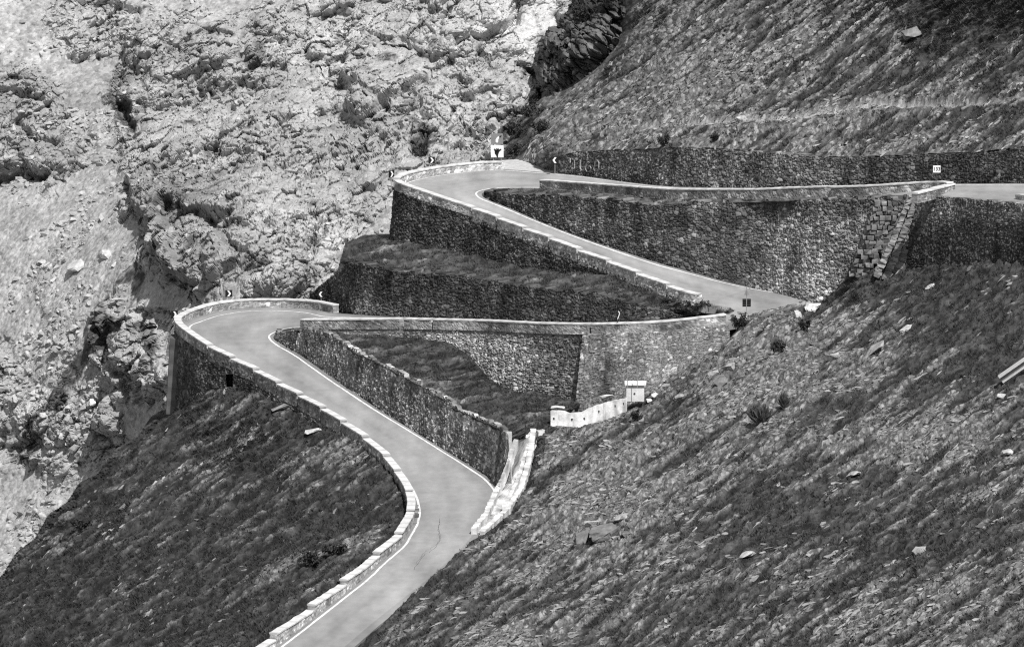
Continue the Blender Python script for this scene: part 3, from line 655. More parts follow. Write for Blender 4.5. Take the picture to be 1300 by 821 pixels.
S1V = [(415,860),(480,800),(548,731),(575,707),(600,687),(617,677),(642,654),(660,626),(674,598),(682,570),(690,549),(700,541),(720,544),(737,545),(757,537),(777,529),(797,520),(815,508),(832,488),(860,462),(900,434),(922,416),(931,409.5),(940,403.5),(969,396),(992,389),(1010,385.2),(1036,380),(1060,364),(1085,345),(1110,336),(1130,325),(1150,313),(1180,312),(1230,311),(1300,315),(1420,328),(1420,860)]
ctrl = edge(B, [0, 1], 8, dd=-.2) + [(660,626,426.),(674,598,430),(690,549,439),(700,541,440.5),(757,537,443),(797,520,448.5),(815,508,451.2),(832,488,453.6)] + foot('W3b', n=6, back=-.6)[6:] + edge(B, [5], 9, dd=-.05)[1:6] + \
       [(1085,345,457.9),(1150,313,455.8)] + foot('W8', n=6, back=-.2) + [(1300,500,398),(1300,731,347),(1420,860,318),(1000,600,402),(700,731,394),(1000,731,376),(1000,860,350),(600,860,372),(900,500,436),(1150,450,432),(1100,400,450)]
def gr1(px, py):
    return -.12 + .75 * blob(px, py, 960, 480, 90, 80) + .6 * blob(px, py, 740, 640, 90, 90) + .5 * blob(px, py, 1080, 420, 80, 40) + .55 * blob(px, py, 1180, 560, 130, 40) + .4 * blob(px, py, 860, 560, 60, 60) + .4 * blob(px, py, 640, 720, 70, 30) \
        - .9 * blob(px, py, 1230, 370, 130, 80) - .45 * blob(px, py, 930, 700, 60, 40) - .5 * blob(px, py, 1110, 520, 60, 18) - .5 * blob(px, py, 870, 440, 60, 14) - .5 * blob(px, py, 1000, 660, 80, 90) - .5 * blob(px, py, 1200, 700, 160, 60) - .4 * blob(px, py, 720, 560, 50, 25) - .5 * blob(px, py, 1050, 520, 60, 25) - .8 * sstep(12, 2, -sdist(px, py, S1V)) * (px < 700)
patch('hillside', S1V, ctrl, 1.0, hill(.62, gr1, dark=.036, gtone=.17, rough=.45), M_turf, margin=14, dive=.25, ragged=2.2, fade=5)

S2V = [(634,207),(668,205),(690,207.5),(700,200),(731,193.5),(791,189.5),(860,187.3),(914,188.7),(989,194),(1049,199),(1097,199),(1181,195),(1242,193),(1300,186),(1420,181),(1420,-60),(806,-60),(803,0),(800,38),(789,62),(768,84),(750,97),(720,118),(698,131),(676,150),(652,176),(640,196)]
ctrl = [(a, b, c + .4) for a, b, c in foot('W7', 'top', 9)] + [(638,206,514.5),(668,204.5,513.6),(690,207.5,507),(652,185,521),(698,131,526),(760,94,525),(790,62,524),(803,0,527),(850,30,520),(1300,0,484),(1420,-60,470),(1420,60,474),(1000,0,509),(900,-60,524),(806,-60,533),(1150,100,492)]
def gr2(px, py):
    return .12 + .5 * blob(px, py, 800, 120, 110, 70) + .35 * blob(px, py, 950, 70, 90, 60) - 1.0 * blob(px, py, 1200, 30, 210, 75) - .5 * blob(px, py, 1000, 140, 120, 14) - .5 * blob(px, py, 1130, 120, 110, 25) - .6 * blob(px, py, 660, 165, 25, 30) - .25 * blob(px, py, 1250, 160, 120, 20)
patch('hillside', S2V, ctrl, 1.0, hill(.66, gr2, dark=.037, gtone=.17, rough=.45, ledge=lambda px, py: .9 * np.exp(-((py - (166 - (px - 800) * .085 + 2.5 * np.sin(px / 37))) / 3.2) ** 2) * sstep(800, 860, px) * (1 - .6 * sstep(1180, 1280, px))), M_turf, margin=12, dive=.25, ext=S2V)

S3V = [(-60,806),(12,737),(30,707),(53,691),(70,661),(93,646),(108,621),(132,610),(150,582),(183,562),(200,537),(217,528),(240,510),(262,499),(290,491),(330,500),(360,513),(400,533.5),(440,553.5),(470,577),(500,603),(514,632),(518,655),(507,680),(478,706),(440,731),(410,760),(330,830),(300,860),(-60,860)]
ctrl = foot('W1', n=16) + edge(A, [0, 1], 7, dz=-.2, dd=-.3) + [(240,510,476),(180,562,467),(90,645,456),(12,737,448),(-60,806,441),(300,600,451),(200,720,431),(350,700,421),(200,860,400)]
def gr3(px, py): return -.62 + .5 * blob(px, py, 60, 690, 25, 25) + .5 * blob(px, py, 150, 600, 25, 25) + .35 * blob(px, py, 410, 590, 60, 30) + .5 * blob(px, py, 250, 600, 45, 12) + .45 * blob(px, py, 440, 690, 70, 20) + .3 * blob(px, py, 120, 690, 60, 30) + .4 * blob(px, py, 310, 560, 40, 15) - .3 * blob(px, py, 400, 690, 30, 30)
patch('grass_bank', S3V, ctrl, 1.0, hill(.58, gr3, dark=.027, gtone=.13, rough=.6), M_turf, margin=12, dive=.3, ragged=3.5, fade=4)

S4V = [(351,421.5),(372,417.6),(394,415.8),(412,418.5),(428,422.5),(467,426.5),(540,427.5),(576,436.5),(598,451.5),(623,481.5),(651,495.5),(690,498.5),(733,511),(712,528),(696,541),(690,549),(682,556),(674,566),(654,567),(651,558),(644,549),(621,538),(577,519),(560,505),(499,471),(449,446),(410.5,421),(394,418),(372,419.5)]
ctrl = [(a, b, c) for a, b, c in foot('W2', 'top', 12, .5)] + foot('W3', n=12) + edge(B, [3], 7, dd=.25)[2:] + [(690,549,440),(733,511,449),(676,549,438.5),(654,566,430.5),(668,566,434)]
def turf(px, py): return -.62 + .6 * blob(px, py, 600, 455, 25, 10)
patch('grass_hollow', S4V, ctrl, 1.0, hill(.2, turf, dark=.04, gtone=.14, rough=.3), M_turf, margin=5, dive=.5, fade=4, ragged=1.2)

S5V = [(437,331),(442,312),(462,303),(493,301),(561,315),(619,328),(658,337),(706,343),(755,347),(780,350),(803,360),(845,375),(890,388.5),(905,386),(921,389.5),(933,395),(936,399),(900,402),(871,401),(835,393),(787,381.5),(755,372),(722,368.5),(706,370),(660,363),(600,352),(560,349),(512,346),(480,340),(455,336)]
ctrl = foot('W4', 'top', 12, .7)[4:] + foot('W5', n=12) + edge(A, [5], 6, dd=.25) + [(442,318,497)]
patch('grass_terrace', S5V, ctrl, 1.0, hill(.2, lambda x, y: -.72 + .5 * blob(x, y, 490, 315, 40, 12), dark=.045, gtone=.16, rough=.3), M_turf, margin=5, dive=.5, fade=4, ragged=1.2)
S6V = [(606,246),(612,242.5),(628,239.8),(660,239.3),(693,240),(737,243.5),(791,247.5),(851,252),(890,253.5),(960,253),(1043,251),(1043,253),(1000,255),(961,256.5),(880,257.5),(851,261.5),(806,259),(791,254.5),(737,251.5),(706,248),(660,248),(625,243.5),(612,244)]
ctrl = foot('W6', 'top', 14, .7) + edge(B, [8], 8, dd=.1)[:5] + edge(B, [7], 5)
patch('grass_terrace', S6V, ctrl, .8, hill(.2, lambda x, y: -.35, dark=.075, gtone=.17, rough=.05), M_turf, margin=5, dive=.35, fade=3)
# gravel lay-by behind the upper hairpin
a = [(630,216),(636,204),(665,202),(692,205),(706,211),(708,221),(690,219.4),(660,216.6)]
kind(mesh_np('gravel_pad', np.r_[[at_z(x, y, 9.55) for x, y in a]] + [0, 0, .03], [np.array([[0, i + 1, i] for i in range(1, 7)])], M_rock, .42), 'structure')
v = np.array([[-6000, -200, -75], [6000, -200, -75], [6000, 7000, -75], [-6000, 7000, -75]]); kind(mesh_np('ground', v, np.array([[0, 1, 2, 3]]), M_turf, .1), 'structure')

# ------------------------------------------------------------------ stones, shrubs, grass
def hull(seed, n=16, sub=0):
    r = np.random.default_rng(seed); bm = bmesh.new()
    p = r.normal(size=(n, 3)); p /= np.linalg.norm(p, axis=1)[:, None]; p *= r.uniform(.8, 1.1, (n, 1)); p = np.clip(p, -.8, .8)
    for q in p: bm.verts.new(q)
    bmesh.ops.convex_hull(bm, input=bm.verts)
    bmesh.ops.delete(bm, geom=[v for v in bm.verts if not v.link_faces], context='VERTS')
    if sub: 
        bmesh.ops.triangulate(bm, faces=bm.faces[:]); bmesh.ops.subdivide_edges(bm, edges=bm.edges[:], cuts=sub, use_grid_fill=True)
    bmesh.ops.triangulate(bm, faces=bm.faces[:]); bm.verts.index_update()
    v = np.array([x.co[:] for x in bm.verts]); f = np.array([[x.index for x in q.verts] for q in bm.faces]); bm.free()
    if sub: v = v * (1 + .13 * fbm(v * 1.6 + seed, 4)[:, None])
    return v, f
TEMPL = [hull(100 + i, 13) for i in range(10)]
def frame_of(n, yaw_ref=None):
    n = n / np.linalg.norm(n, axis=1)[:, None]; a = np.cross(n, [0, 1, .3]) if yaw_ref is None else yaw_ref - n * (n * yaw_ref).sum(1)[:, None]
    a /= np.linalg.norm(a, axis=1)[:, None]; return a, np.cross(n, a), n
def scatter_stones(name, P, Nn, size, tone, mat, flat=.5, along=None):
    M = len(P); a, b, n = frame_of(Nn, along); yaw = rng.uniform(0, 6.28, M) if along is None else rng.normal(0, .3, M); size = size * (1 if along is None else .8)
    a, b = a * np.cos(yaw)[:, None] + b * np.sin(yaw)[:, None], b * np.cos(yaw)[:, None] - a * np.sin(yaw)[:, None]
    n = n + rng.normal(0, .18, (M, 3)); sx = size * rng.uniform(.9, 1.7, M) * (1 if along is None else 1.6); sy = size * rng.uniform(.6, 1., M); sz = size * rng.uniform(.6, 1.3, M) * flat
    V, Fc, T = [], [], []; off = 0; which = rng.integers(0, len(TEMPL), M)
    for k, (tv, tf) in enumerate(TEMPL):
        i = np.where(which == k)[0]
        if not len(i): continue
        v = P[i, None] + tv[None, :, :1] * (a * sx[:, None])[i, None] + tv[None, :, 1:2] * (b * sy[:, None])[i, None] + (tv[None, :, 2:] + .25) * (n * sz[:, None])[i, None]
        V.append(v.reshape(-1, 3)); Fc.append((tf[None] + (np.arange(len(i)) * len(tv))[:, None, None]).reshape(-1, 3) + off); off += len(i) * len(tv); T.append(np.repeat(tone[i], len(tv)))
    return kind(mesh_np(name, np.concatenate(V), np.concatenate(Fc), mat, np.concatenate(T)), 'stuff')
def pick(pt, n, w):
    w = w / w.sum(); return rng.choice(len(w), n, p=w)
def field(pt, scale, seed): return fbm(pt['P'] / scale + seed, 3)
r_ = lambda n, lo, hi, p=2.5: lo + (hi - lo) * rng.random(n) ** p
for key, n, cl in (('hillside', 42000, 5), ('hillside2', 22000, 6), ('grass_bank', 5000, 5)):
    pt = PATCH[key]; dens = np.clip((pt['tone'] - .05) * 12, .03, 1) * np.clip(.3 + field(pt, cl, 9), .03, 1) ** 1.5 * (pt['dv'] < -.5)
    i = pick(pt, n, dens); sz = r_(n, .035, .32, 5.5)
    if key == 'grass_bank': sz *= .8
    scatter_stones('loose_stones', pt['P'][i], pt['N'][i], sz, rng.uniform(.06, .24, n) * (.8 + .5 * (sz > .22)), M_rock, .36, along=pt['t'][None])
pt = PATCH['rock_face']; bare = (pt['tone'] > .15)
dens = bare * np.clip(.25 + field(pt, 7, 4), .02, 1) ** 1.3 * (1 + 2 * (pt['px'] < 160) + 1.5 * (pt['py'] > 380)) * (pt['dv'] < -2)
i = pick(pt, 15000, dens); sz = r_(15000, .06, .5, 5.0)
scatter_stones('scree', pt['P'][i], pt['N0'][i] * .4 + [0, 0, .8], sz, rng.uniform(.22, .42, 15000), M_rock, .7)

def tufts(name, key, n, hmin, hmax, wfun, tone=(.03, .075), blades=5, lean=.5):
    pt = PATCH[key]; i = pick(pt, n, wfun(pt)); P = pt['P'][i]; N_ = pt['N'][i] * .5 + [0, 0, .7]
    P = np.repeat(P, blades, 0) + rng.normal(0, .07, (n * blades, 3)) * [1, 1, .3]; up = np.repeat(N_, blades, 0); M = len(P)
    h = np.repeat(r_(n, hmin, hmax, 2), blades) * rng.uniform(.6, 1.1, M); ang = rng.uniform(0, 6.28, M)
    d = np.stack([np.cos(ang), np.sin(ang), 0 * ang], -1); s = np.cross(d, [0, 0, 1.]); w = h * .16 + .015
    dr = d * rng.uniform(.2, 1., (M, 1)) * lean + np.array([-.35, -.15, -.1])       # combed downhill
    tip = P + (up + dr) * h[:, None]
    V = np.stack([P - s * w[:, None] - up * .04, P + s * w[:, None] - up * .04, tip], 1).reshape(-1, 3); t = np.repeat(np.repeat(rng.uniform(*tone, n), blades), 3)
    return kind(mesh_np(name, V, np.arange(M * 3).reshape(-1, 3), M_leaf, t), 'stuff')
gw = lambda pt: np.clip(.10 - pt['tone'], .004, .08) * (pt['dv'] < -1.5) * np.clip(.4 + field(pt, 3, 12), .05, 1)
tufts('grass', 'hillside', 38000, .05, .24, gw); tufts('grass', 'hillside2', 24000, .06, .28, gw); tufts('grass', 'grass_bank', 20000, .06, .26, gw, tone=(.025, .06))
tufts('grass', 'grass_hollow', 5000, .06, .2, gw, tone=(.03, .06)); tufts('grass', 'grass_terrace', 4000, .06, .25, gw, tone=(.04, .09)); tufts('grass', 'grass_terrace2', 2500, .05, .16, gw, tone=(.05, .1))

PJ = {}
def ground_at(key, x, y):
    if key not in PJ: PJ[key] = proj(PATCH[key]['P'])
    X, Y = PJ[key]; d = (X - x) ** 2 + (Y - y) ** 2; c = np.where(d < max(9, d.min() + .01))[0]; i = c[PATCH[key]['P'][c, 1].argmin()]
    return PATCH[key]['P'][i], PATCH[key]['N'][i]
def boulder(x, y, w, h, key, label, seed, tone=.35, roll=0., group='loose boulders on the slopes', depth=.9, name='boulder'):
    p, n = ground_at(key, x, y + h * .3); s = p[1] / F * 1.02
    v, f = hull(seed, 14, 3); v = v / np.abs(v).max(0) * .5 * np.array([w, w * depth, h]) * s
    c, sn = math.cos(roll), math.sin(roll); v = np.stack([v[:, 0] * c - v[:, 2] * sn, v[:, 1], v[:, 0] * sn + v[:, 2] * c], -1)
    t = tone * (1 + .35 * fbm(v * 2.2 + seed, 4))
    o = mesh_np(name, v, f, M_rock, t); o.location = p + np.array([0, 0, h * s * .22]); tag(o, label, 'boulder', group); return o
boulder(97, 334, 25, 17, 'rock_face', 'largest pale boulder lying on the scree left of the cliff', 1, .42, .2)
boulder(132, 322, 18, 12, 'rock_face', 'pale boulder just above and right of the largest scree boulder', 2, .44)
boulder(92, 415, 16, 9, 'rock_face', 'flat boulder on the scree above the dark grassy gully', 3, .4, .3)
boulder(118, 509, 11, 10, 'rock_face', 'bright white boulder under the lower crag, left of the concrete pier', 4, .62)
boulder(53, 525, 14, 11, 'rock_face', 'boulder on the scree beside the dark grass strip at the far left', 5, .42, .3)
boulder(82, 328, 11, 7, 'rock_face', 'small boulder just left of the largest scree boulder', 6, .33)
boulder(318, 112, 22, 14, 'rock_face', 'pale boulder perched high on the rubble above the cliff', 7, .48, .2)
boulder(1283, 474, 26, 24, 'hillside', 'pale rounded boulder under the fallen concrete beam at the right edge', 8, .4, .3)
boulder(1272, 499, 26, 8, 'hillside', 'flat white slab below the fallen concrete beam', 9, .5, .1)
boulder(1151, 414, 20, 9, 'hillside', 'long pale slab on the upper part of the foreground slope', 10, .42, .35)
boulder(1181, 361, 15, 6, 'hillside', 'narrow pale slab on the dark turf below the right-hand wall', 11, .42, .4)
boulder(1111, 441, 34, 7, 'hillside', 'thin tilted rock ledge in the middle of the gravel slope', 12, .26, .6)
boulder(1057, 449, 16, 9, 'hillside', 'grey slab left of the thin tilted rock ledge', 13, .3, .3)
boulder(926, 463, 18, 10, 'hillside', 'grey rock sticking out of the slope below the dark road sign', 14, .34, .3)
boulder(914, 482, 20, 12, 'hillside', 'dark split rock on the slope below the buttress wall', 15, .16, .3)
boulder(889, 524, 14, 11, 'hillside', 'blunt grey rock on the slope right of the white block', 16, .28)
boulder(1281, 572, 18, 8, 'hillside', 'pale slab by the right edge, well below the fallen beam', 17, .4, .2)
boulder(1085, 599, 20, 8, 'hillside', 'pale slab in the middle of the foreground slope', 18, .36, .25)
boulder(948, 700, 24, 8, 'hillside', 'pale slab near the bottom of the slope, right of the road', 19, .38, .3)
boulder(1166, 695, 20, 10, 'hillside', 'grey split slab near the bottom right of the slope', 20, .3, .5)
boulder(765, 672, 42, 24, 'hillside', 'large dark rock outcrop on the slope right of the lower road', 21, .17, .3, depth=1.2)
boulder(786, 655, 22, 10, 'hillside', 'grey slab on top of the large dark outcrop', 26, .3, .35)
boulder(742, 678, 30, 16, 'hillside', 'dark block at the lower left of the large outcrop', 31, .16, .4)
boulder(752, 661, 20, 12, 'hillside', 'pale broken block at the upper left of the large outcrop', 32, .36, .2)
boulder(790, 676, 24, 10, 'hillside', 'thin dark ledge at the right of the large outcrop', 33, .14, .4)
boulder(829, 499, 10, 7, 'hillside', 'pale rubble stone just right of the concrete chamber', 34, .6)
boulder(822, 506, 8, 6, 'hillside', 'small white rubble stone at the foot of the concrete chamber', 35, .65)
boulder(905, 470, 16, 8, 'hillside', 'pale flat stone left of the dark split rock', 36, .36, .3)
boulder(862, 500, 14, 8, 'hillside', 'grey stone halfway between the chamber and the blunt grey rock', 37, .3, .4)
boulder(1031, 387, 22, 11, 'hillside', 'flat white slab at the outer edge of the right hairpin', 22, .6, .05)
boulder(1013, 396, 10, 14, 'hillside', 'upright pale stone below the slab at the right hairpin', 23, .45)
boulder(398, 543, 22, 6, 'grass_bank', 'flat white slab on the dark grass mound below the lower road', 24, .45, .15)
boulder(356, 514, 26, 7, 'grass_bank', 'low grey rock on top of the grass mound near the drain hole', 25, .22, .3)
boulder(155, 640, 12, 9, 'grass_bank', 'small grey rock near the left edge of the grass mound', 27, .25, .6)
boulder(942, 148, 15, 9, 'hillside2', 'pale block of rock on the far hillside above the upper road', 28, .4)
boulder(1158, 40, 26, 14, 'hillside2', 'dark rock outcrop high on the far hillside', 29, .2, .3)

def shrub(x, y, w, h, key, label, seed, n=420, tone=(.02, .06), leaf=.11, spiky=False, p=None, name='shrub'):
    r = np.random.default_rng(seed)
    if p is None: p, _n = ground_at(key, x, y)
    s = p[1] / F; W, H = w * s, h * s
    root = empty(name, tuple(p)); tag(root, label, 'shrub', 'shrubs on the slopes')
    mb = MB(); ns_ = 7 if not spiky else 16; tips = []
    for k in range(ns_):
        a = r.uniform(0, 6.28); l = r.uniform(.25, 1) ** .7; q = np.array([math.cos(a) * W * .45 * l, math.sin(a) * W * .4 * l, H * (1 - .55 * l * l) * r.uniform(.7, 1)])
        mb.tube(p + np.array([q * 0 + [0, 0, -.15], q * [.35, .35, .55], q]), np.array([.035, .022, .008]) * (W / 1.5 + .3), 5); tips.append(q)
    mb.build('stem', M_stem, root)
    tips = np.array(tips); c = tips[r.integers(0, ns_, n)] * r.uniform(.45, 1.05, (n, 1)) + r.normal(0, .12, (n, 3)) * [W * .55, W * .5, H * .6]; c[:, 2] = np.abs(c[:, 2])
    d = r.normal(size=(n, 3)); d /= np.linalg.norm(d, axis=1)[:, None]; 
    if spiky: d = c / (np.linalg.norm(c, axis=1)[:, None] + .01) * .8 + d * .3 + [0, 0, .4]
    e = np.cross(d, r.normal(size=(n, 3))); e /= np.linalg.norm(e, axis=1)[:, None]; L = leaf * r.uniform(.6, 1.4, (n, 1)); wd = .5 if not spiky else .16
    V = np.stack([c - d * L, c + e * L * wd, c + d * L, c - e * L * wd], 1).reshape(-1, 3) + p
    part('foliage', V, np.arange(n * 4).reshape(-1, 4), M_leaf, root, np.repeat(r.uniform(*tone, n), 4))
    return root
shrub(880, 393, 44, 16, 'grass_terrace', 'low dark shrub at the tip of the terrace by the right hairpin', 1, 900)
shrub(989, 446, 24, 20, 'hillside', 'round dark shrub on the slope below the right hairpin', 2, 600)
shrub(936, 413, 26, 20, 'hillside', 'low shrub where the level parapet meets the right hairpin', 19, 600)
shrub(1022, 418, 22, 18, 'hillside', 'shrub above the round dark one, near the hairpin slab', 3, 500)
shrub(966, 535, 30, 24, 'hillside', 'spiky grass-like shrub in the middle of the gravel slope', 4, 700, (.05, .1), .3, True)
shrub(994, 515, 16, 20, 'hillside', 'small spiky shrub beside the larger spiky one', 5, 350, (.05, .1), .25, True)
shrub(806, 532, 16, 16, 'hillside', 'small dark shrub beside the white concrete block', 6, 350)
shrub(676, 148, 32, 26, 'hillside2', 'uppermost dark shrub in the gully behind the notice board', 7, 800)
shrub(655, 172, 34, 26, 'hillside2', 'dark shrub in the gully just right of the notice board', 8, 900)
shrub(684, 166, 34, 20, 'hillside2', 'dark shrub in the gully, below the uppermost one', 9, 800)
shrub(650, 196, 24, 20, 'hillside2', 'lowest dark shrub in the gully, beside the lay-by', 10, 500)
shrub(842, 183, 24, 16, 'hillside2', 'dark shrub above the left part of the upper road wall', 11, 500)
shrub(906, 178, 18, 10, 'hillside2', 'small shrub above the middle of the upper road wall', 12, 300)
shrub(770, 8, 44, 30, 'rock_crag', 'dark bush on top of the crag', 13, 1200); shrub(740, 24, 30, 22, 'rock_crag', 'dark bush at the left brow of the crag', 14, 700)
shrub(425, 700, 34, 20, 'grass_bank', 'dark shrub at the foot of the grass mound near the bottom parapet', 15, 700)
shrub(392, 716, 34, 22, 'grass_bank', 'dark shrub left of the one near the bottom parapet', 16, 700)
shrub(100, 672, 34, 18, 'grass_bank', 'dark shrub at the left flank of the grass mound', 17, 700)
shrub(532, 196, 24, 14, 'rock_face', 'dark shrub on the rock face above the upper hairpin', 18, 500)

# ------------------------------------------------------------------ drain channel, concrete works, pier, stair buttress
def ribbon(px, d, w, h, mat, tone, name, parent, sink=.3):
    p = arc(np.array([at_d(x, y, dd) for (x, y), dd in zip(px, d)]), .12); nn = normals2(p); mb_rows = []
    for o, z in ((-w / 2, -sink), (-w / 2, h), (w / 2, h), (w / 2, -sink)):
        q = p.copy(); q[:, :2] += nn * (o + .05 * gnoise(p * 1.9 + o) + .05 * gnoise(p * 6 + o))[:, None]; q[:, 2] += z + (.09 * gnoise(p * 2.3 + 5) + .07 * gnoise(p * 6 + z) if z > 0 else 0); mb_rows.append(q)
    r = np.stack(mb_rows, 1); v = r.reshape(-1, 3); n = len(p); e = (n - 1) * 4
    return part(name, v, [gridq(n, 4), np.array([[0, 1, 2, 3], [e + 3, e + 2, e + 1, e]])], mat, parent, np.clip(tone * 1.1 * (1 + .7 * fbm(v * 1.3, 4)), .08, .8))
Lc = [(601,674),(605,669),(617,655),(632,621),(640.5,602),(646.5,584),(655,560)]; Ld = [413.8,415.0,418.0,425.3,425.6,425.8,426.4]
Rc = [(612,677),(622,668),(644,648),(660,624),(669,597),(674,572),(677,547)]; Rd = [413.6,415.0,419.6,426.2,429,432.4,437.6]
Mc = [(640,645),(655,615),(662,596),(668,570),(671,548)]; Md = [420.3,426.2,429,432.6,437.4]
root = empty('drain_channel', tuple(at_d(631, 640, 424))); tag(root, 'pale stone drain channel running down beside the inside of the lower road', 'drain')
ribbon(Lc, Ld, .42, .22, M_conc, .46, 'kerb', root, sink=.6); ribbon(Rc, Rd, .42, .22, M_conc, .46, 'kerb', root); ribbon(Mc, Md, .3, .12, M_conc, .42, 'kerb', root)
l = arc(np.array([at_d(x, y, d) for (x, y), d in zip(Lc, Ld)]), .1); r2 = arc(np.array([at_d(x, y, d) for (x, y), d in zip(Rc, Rd)]), .1); nb = 90
l = resample(l, nb); r2 = resample(r2, nb); tt = np.linspace(0, 1, 14)[None, :, None]; g = l[:, None] * (1 - tt) + r2[:, None] * tt; v = g.reshape(-1, 3).copy()
v[:, 2] += -.16 + .05 * fbm(v * 1.2, 3) - .1 * np.sin(np.pi * np.tile(tt.ravel(), nb)); part('bed', v, gridq(nb, 14), M_conc, root, np.clip(.38 * (1 + .9 * fbm(v * 1.1, 5, .65)), .08, .75))
# ground joining the hollow, the wall end and the channel
root = empty('headwall', tuple(at_d(687, 556, 440))); tag(root, 'rough pale stone headwall with a round pipe mouth, at the top of the drain channel', 'headwall')
pts = [(676,545),(684,546),(694,550),(695,561),(684,575),(676,590),(671,590)]; q = np.array([at_d(x, y, 439.2 - (y - 545) * .1) for x, y in pts])
mb = MB(); mb.prism(q, np.array([.3, 1.2, -.1])); mb.build('masonry', M_conc, root, .42)
c = at_d(687, 558.5, 437.4); mb = MB(); a = np.linspace(0, 2 * math.pi, 17)[:-1]
for rr0, rr1, y0, y1 in ((.30, .30, -.35, .5), (.22, .22, -.35, .45)):
    v = np.array([[math.cos(t_) * rr0, y, math.sin(t_) * rr0] for y in (y0, y1) for t_ in a]) + c; mb.add(v, [[k, (k + 1) % 16, 16 + (k + 1) % 16, 16 + k] for k in range(16)])
mb.add(np.array([[math.cos(t_) * rr0, -.35, math.sin(t_) * rr0] for rr0 in (.22, .30) for t_ in a]) + c, [[k, (k + 1) % 16, 16 + (k + 1) % 16, 16 + k] for k in range(16)])
mb.add(np.array([[math.cos(t_) * .22, .05, math.sin(t_) * .22] for t_ in a] + [[0, .05, 0]]) + c, None, [[k, (k + 1) % 16, 16] for k in range(16)])
mb.build('pipe', M_dsteel, root)

root = empty('concrete_wall', tuple(at_d(745, 535, 443))); tag(root, 'low white concrete retaining wall with a row of drain holes, on the slope below the buttress', 'wall')
st = [(699,521,541,441),(712,521.5,545,441.5),(722,524.5,547,442),(736,524,548,442.6),(745,519,546,443.2),(756,514.5,541,444),(766,511.5,537,444.8),(777,508.5,533,446),(796,504.5,526,447.8)]
fr = np.array([[at_d(x, t_, d), at_d(x, b_ + 4, d - .1)] for x, t_, b_, d in st]); bk = fr + np.array([.12, .5, 0]); n = len(st)
fr = np.stack([np.stack([np.interp(np.linspace(0, n - 1, 70), np.arange(n), fr[:, k, c]) for c in range(3)], -1) for k in (0, 1)], 1)
tt = np.linspace(0, 1, 12)[None, :, None]; g = fr[:, :1] * (1 - tt) + fr[:, 1:] * tt; g[:, :, 1] += .06 * fbm(g.reshape(-1, 3) * 1.2, 3).reshape(70, 12); g[:, 0, 2] += .06 * gnoise(g[:, 0] * 1.8)
g = np.concatenate([(g[:, :1] + [.12, .5, -.04]), g], 1); v = g.reshape(-1, 3); q = np.concatenate([gridq(70, 13), [[0, 1, 12, 12 - 1]]])
tn = .7 * (1 + .35 * fbm(v * [1, 1, .5], 4)) * (1 - .35 * sstep(.1, .6, fbm(v * [2.5, 1, .5] + 7, 3)))
part('slab', v, q, M_conc, root, tn)
for x, y in ((703,531),(726,532),(741.5,531),(760,522),(780.5,515),(791,512)):
    d = np.interp(x, [s_[0] for s_ in st], [s_[3] for s_ in st]); mb = MB(); c = at_d(x, y, d - .02)
    mb.tube([c + [0, -.06, 0], c + [0, .1, 0]], .085, 10); mb.build('drain_hole', M_dsteel, root)
mb = MB()
for x, y, d in ((708,517,443),(770,502.5,447.5)):
    c = at_d(x, y, d); mb = MB(); v, f = hull(int(x), 14, 2); v = v * np.array([.75, .5, .16]); o = mesh_np('flat_stone', v + 0, f, M_rock, .5 * (1 + .3 * fbm(v * 3, 3))); o.location = c
    tag(o, 'flat pale stone behind the low end of the white concrete wall' if x < 740 else 'flat pale stone behind the high end of the white concrete wall', 'stone', 'flat stones behind the concrete wall')
root = empty('concrete_block', tuple(at_d(807, 500, 449))); tag(root, 'white concrete inspection chamber with a lid, at the top end of the white wall', 'chamber')
c = at_d(806.5, 498.5, 448.6); s = 448.6 / F; mb = MB(); mb.box(c + [0, .55, -.1], (23 * s, 1.2, 19 * s)); mb.build('body', M_conc, root, .6)
mb = MB(); tp = c + np.array([0, .55, 10.2 * s - .1 + .08]); k = np.array([[-13.5 * s, -.75, 0], [13.5 * s, -.75, 0], [15 * s, .75, .0], [-13.5 * s, .75, 0]]) + tp; mb.prism(k, np.array([0, 0, .14])); mb.build('lid', M_conc, root, .72)
mb = MB(); cc = at_d(805.5, 499.5, 448.55); mb.tube([cc + [0, -.03, 0], cc + [0, .1, 0]], .08, 10); mb.build('drain_hole', M_dsteel, root)
for x0, y0, y1, lab in ((796.5, 485, 470, 'thin white post left above the concrete chamber'), (809, 484, 466, 'thin white post right above the concrete chamber')):
    p0, p1 = at_d(x0, y0, 447.6), at_d(x0, y1, 447.6); mb = MB(); mb.tube([p0 - [0, 0, .5], p1], .03, 8); o = mb.build('marker_post', M_steel); tag(o, lab, 'post', 'thin posts by the chamber')
# concrete pier at the outside of the lower hairpin
p0 = at_d(225, 424, 479.0); root = empty('concrete_pier', tuple(p0)); tag(root, 'tall smooth grey concrete pier propping the wall of the lower hairpin', 'pier')
tz, bz = at_d(225, 428, 478)[2], at_d(225, 522, 478)[2]; rows = []
for k in range(24):
    f_ = k / 23; z = tz + (bz - tz) * f_; w_ = (1.05 + .25 * f_) / 2; y0 = 477.2 - .6 * f_; x0 = p0[0] - .05 - .25 * f_
    rows.append([[x0 - w_, y0 + .9, z], [x0 - w_ + .08, y0, z], [x0 + w_, y0 - .35, z], [x0 + w_ + .12, y0 - .15, z], [x0 + w_ + .3, y0 + 2.5, z], [x0 - w_, y0 + 2.5, z], [x0 - w_, y0 + .9, z]])
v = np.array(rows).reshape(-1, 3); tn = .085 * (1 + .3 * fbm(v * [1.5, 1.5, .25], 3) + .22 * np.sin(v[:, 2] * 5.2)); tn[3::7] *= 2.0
part('shaft', v, [gridq(24, 7), np.array([[0, 1, 2, 3], [0, 3, 4, 5]])], M_conc, root, tn)
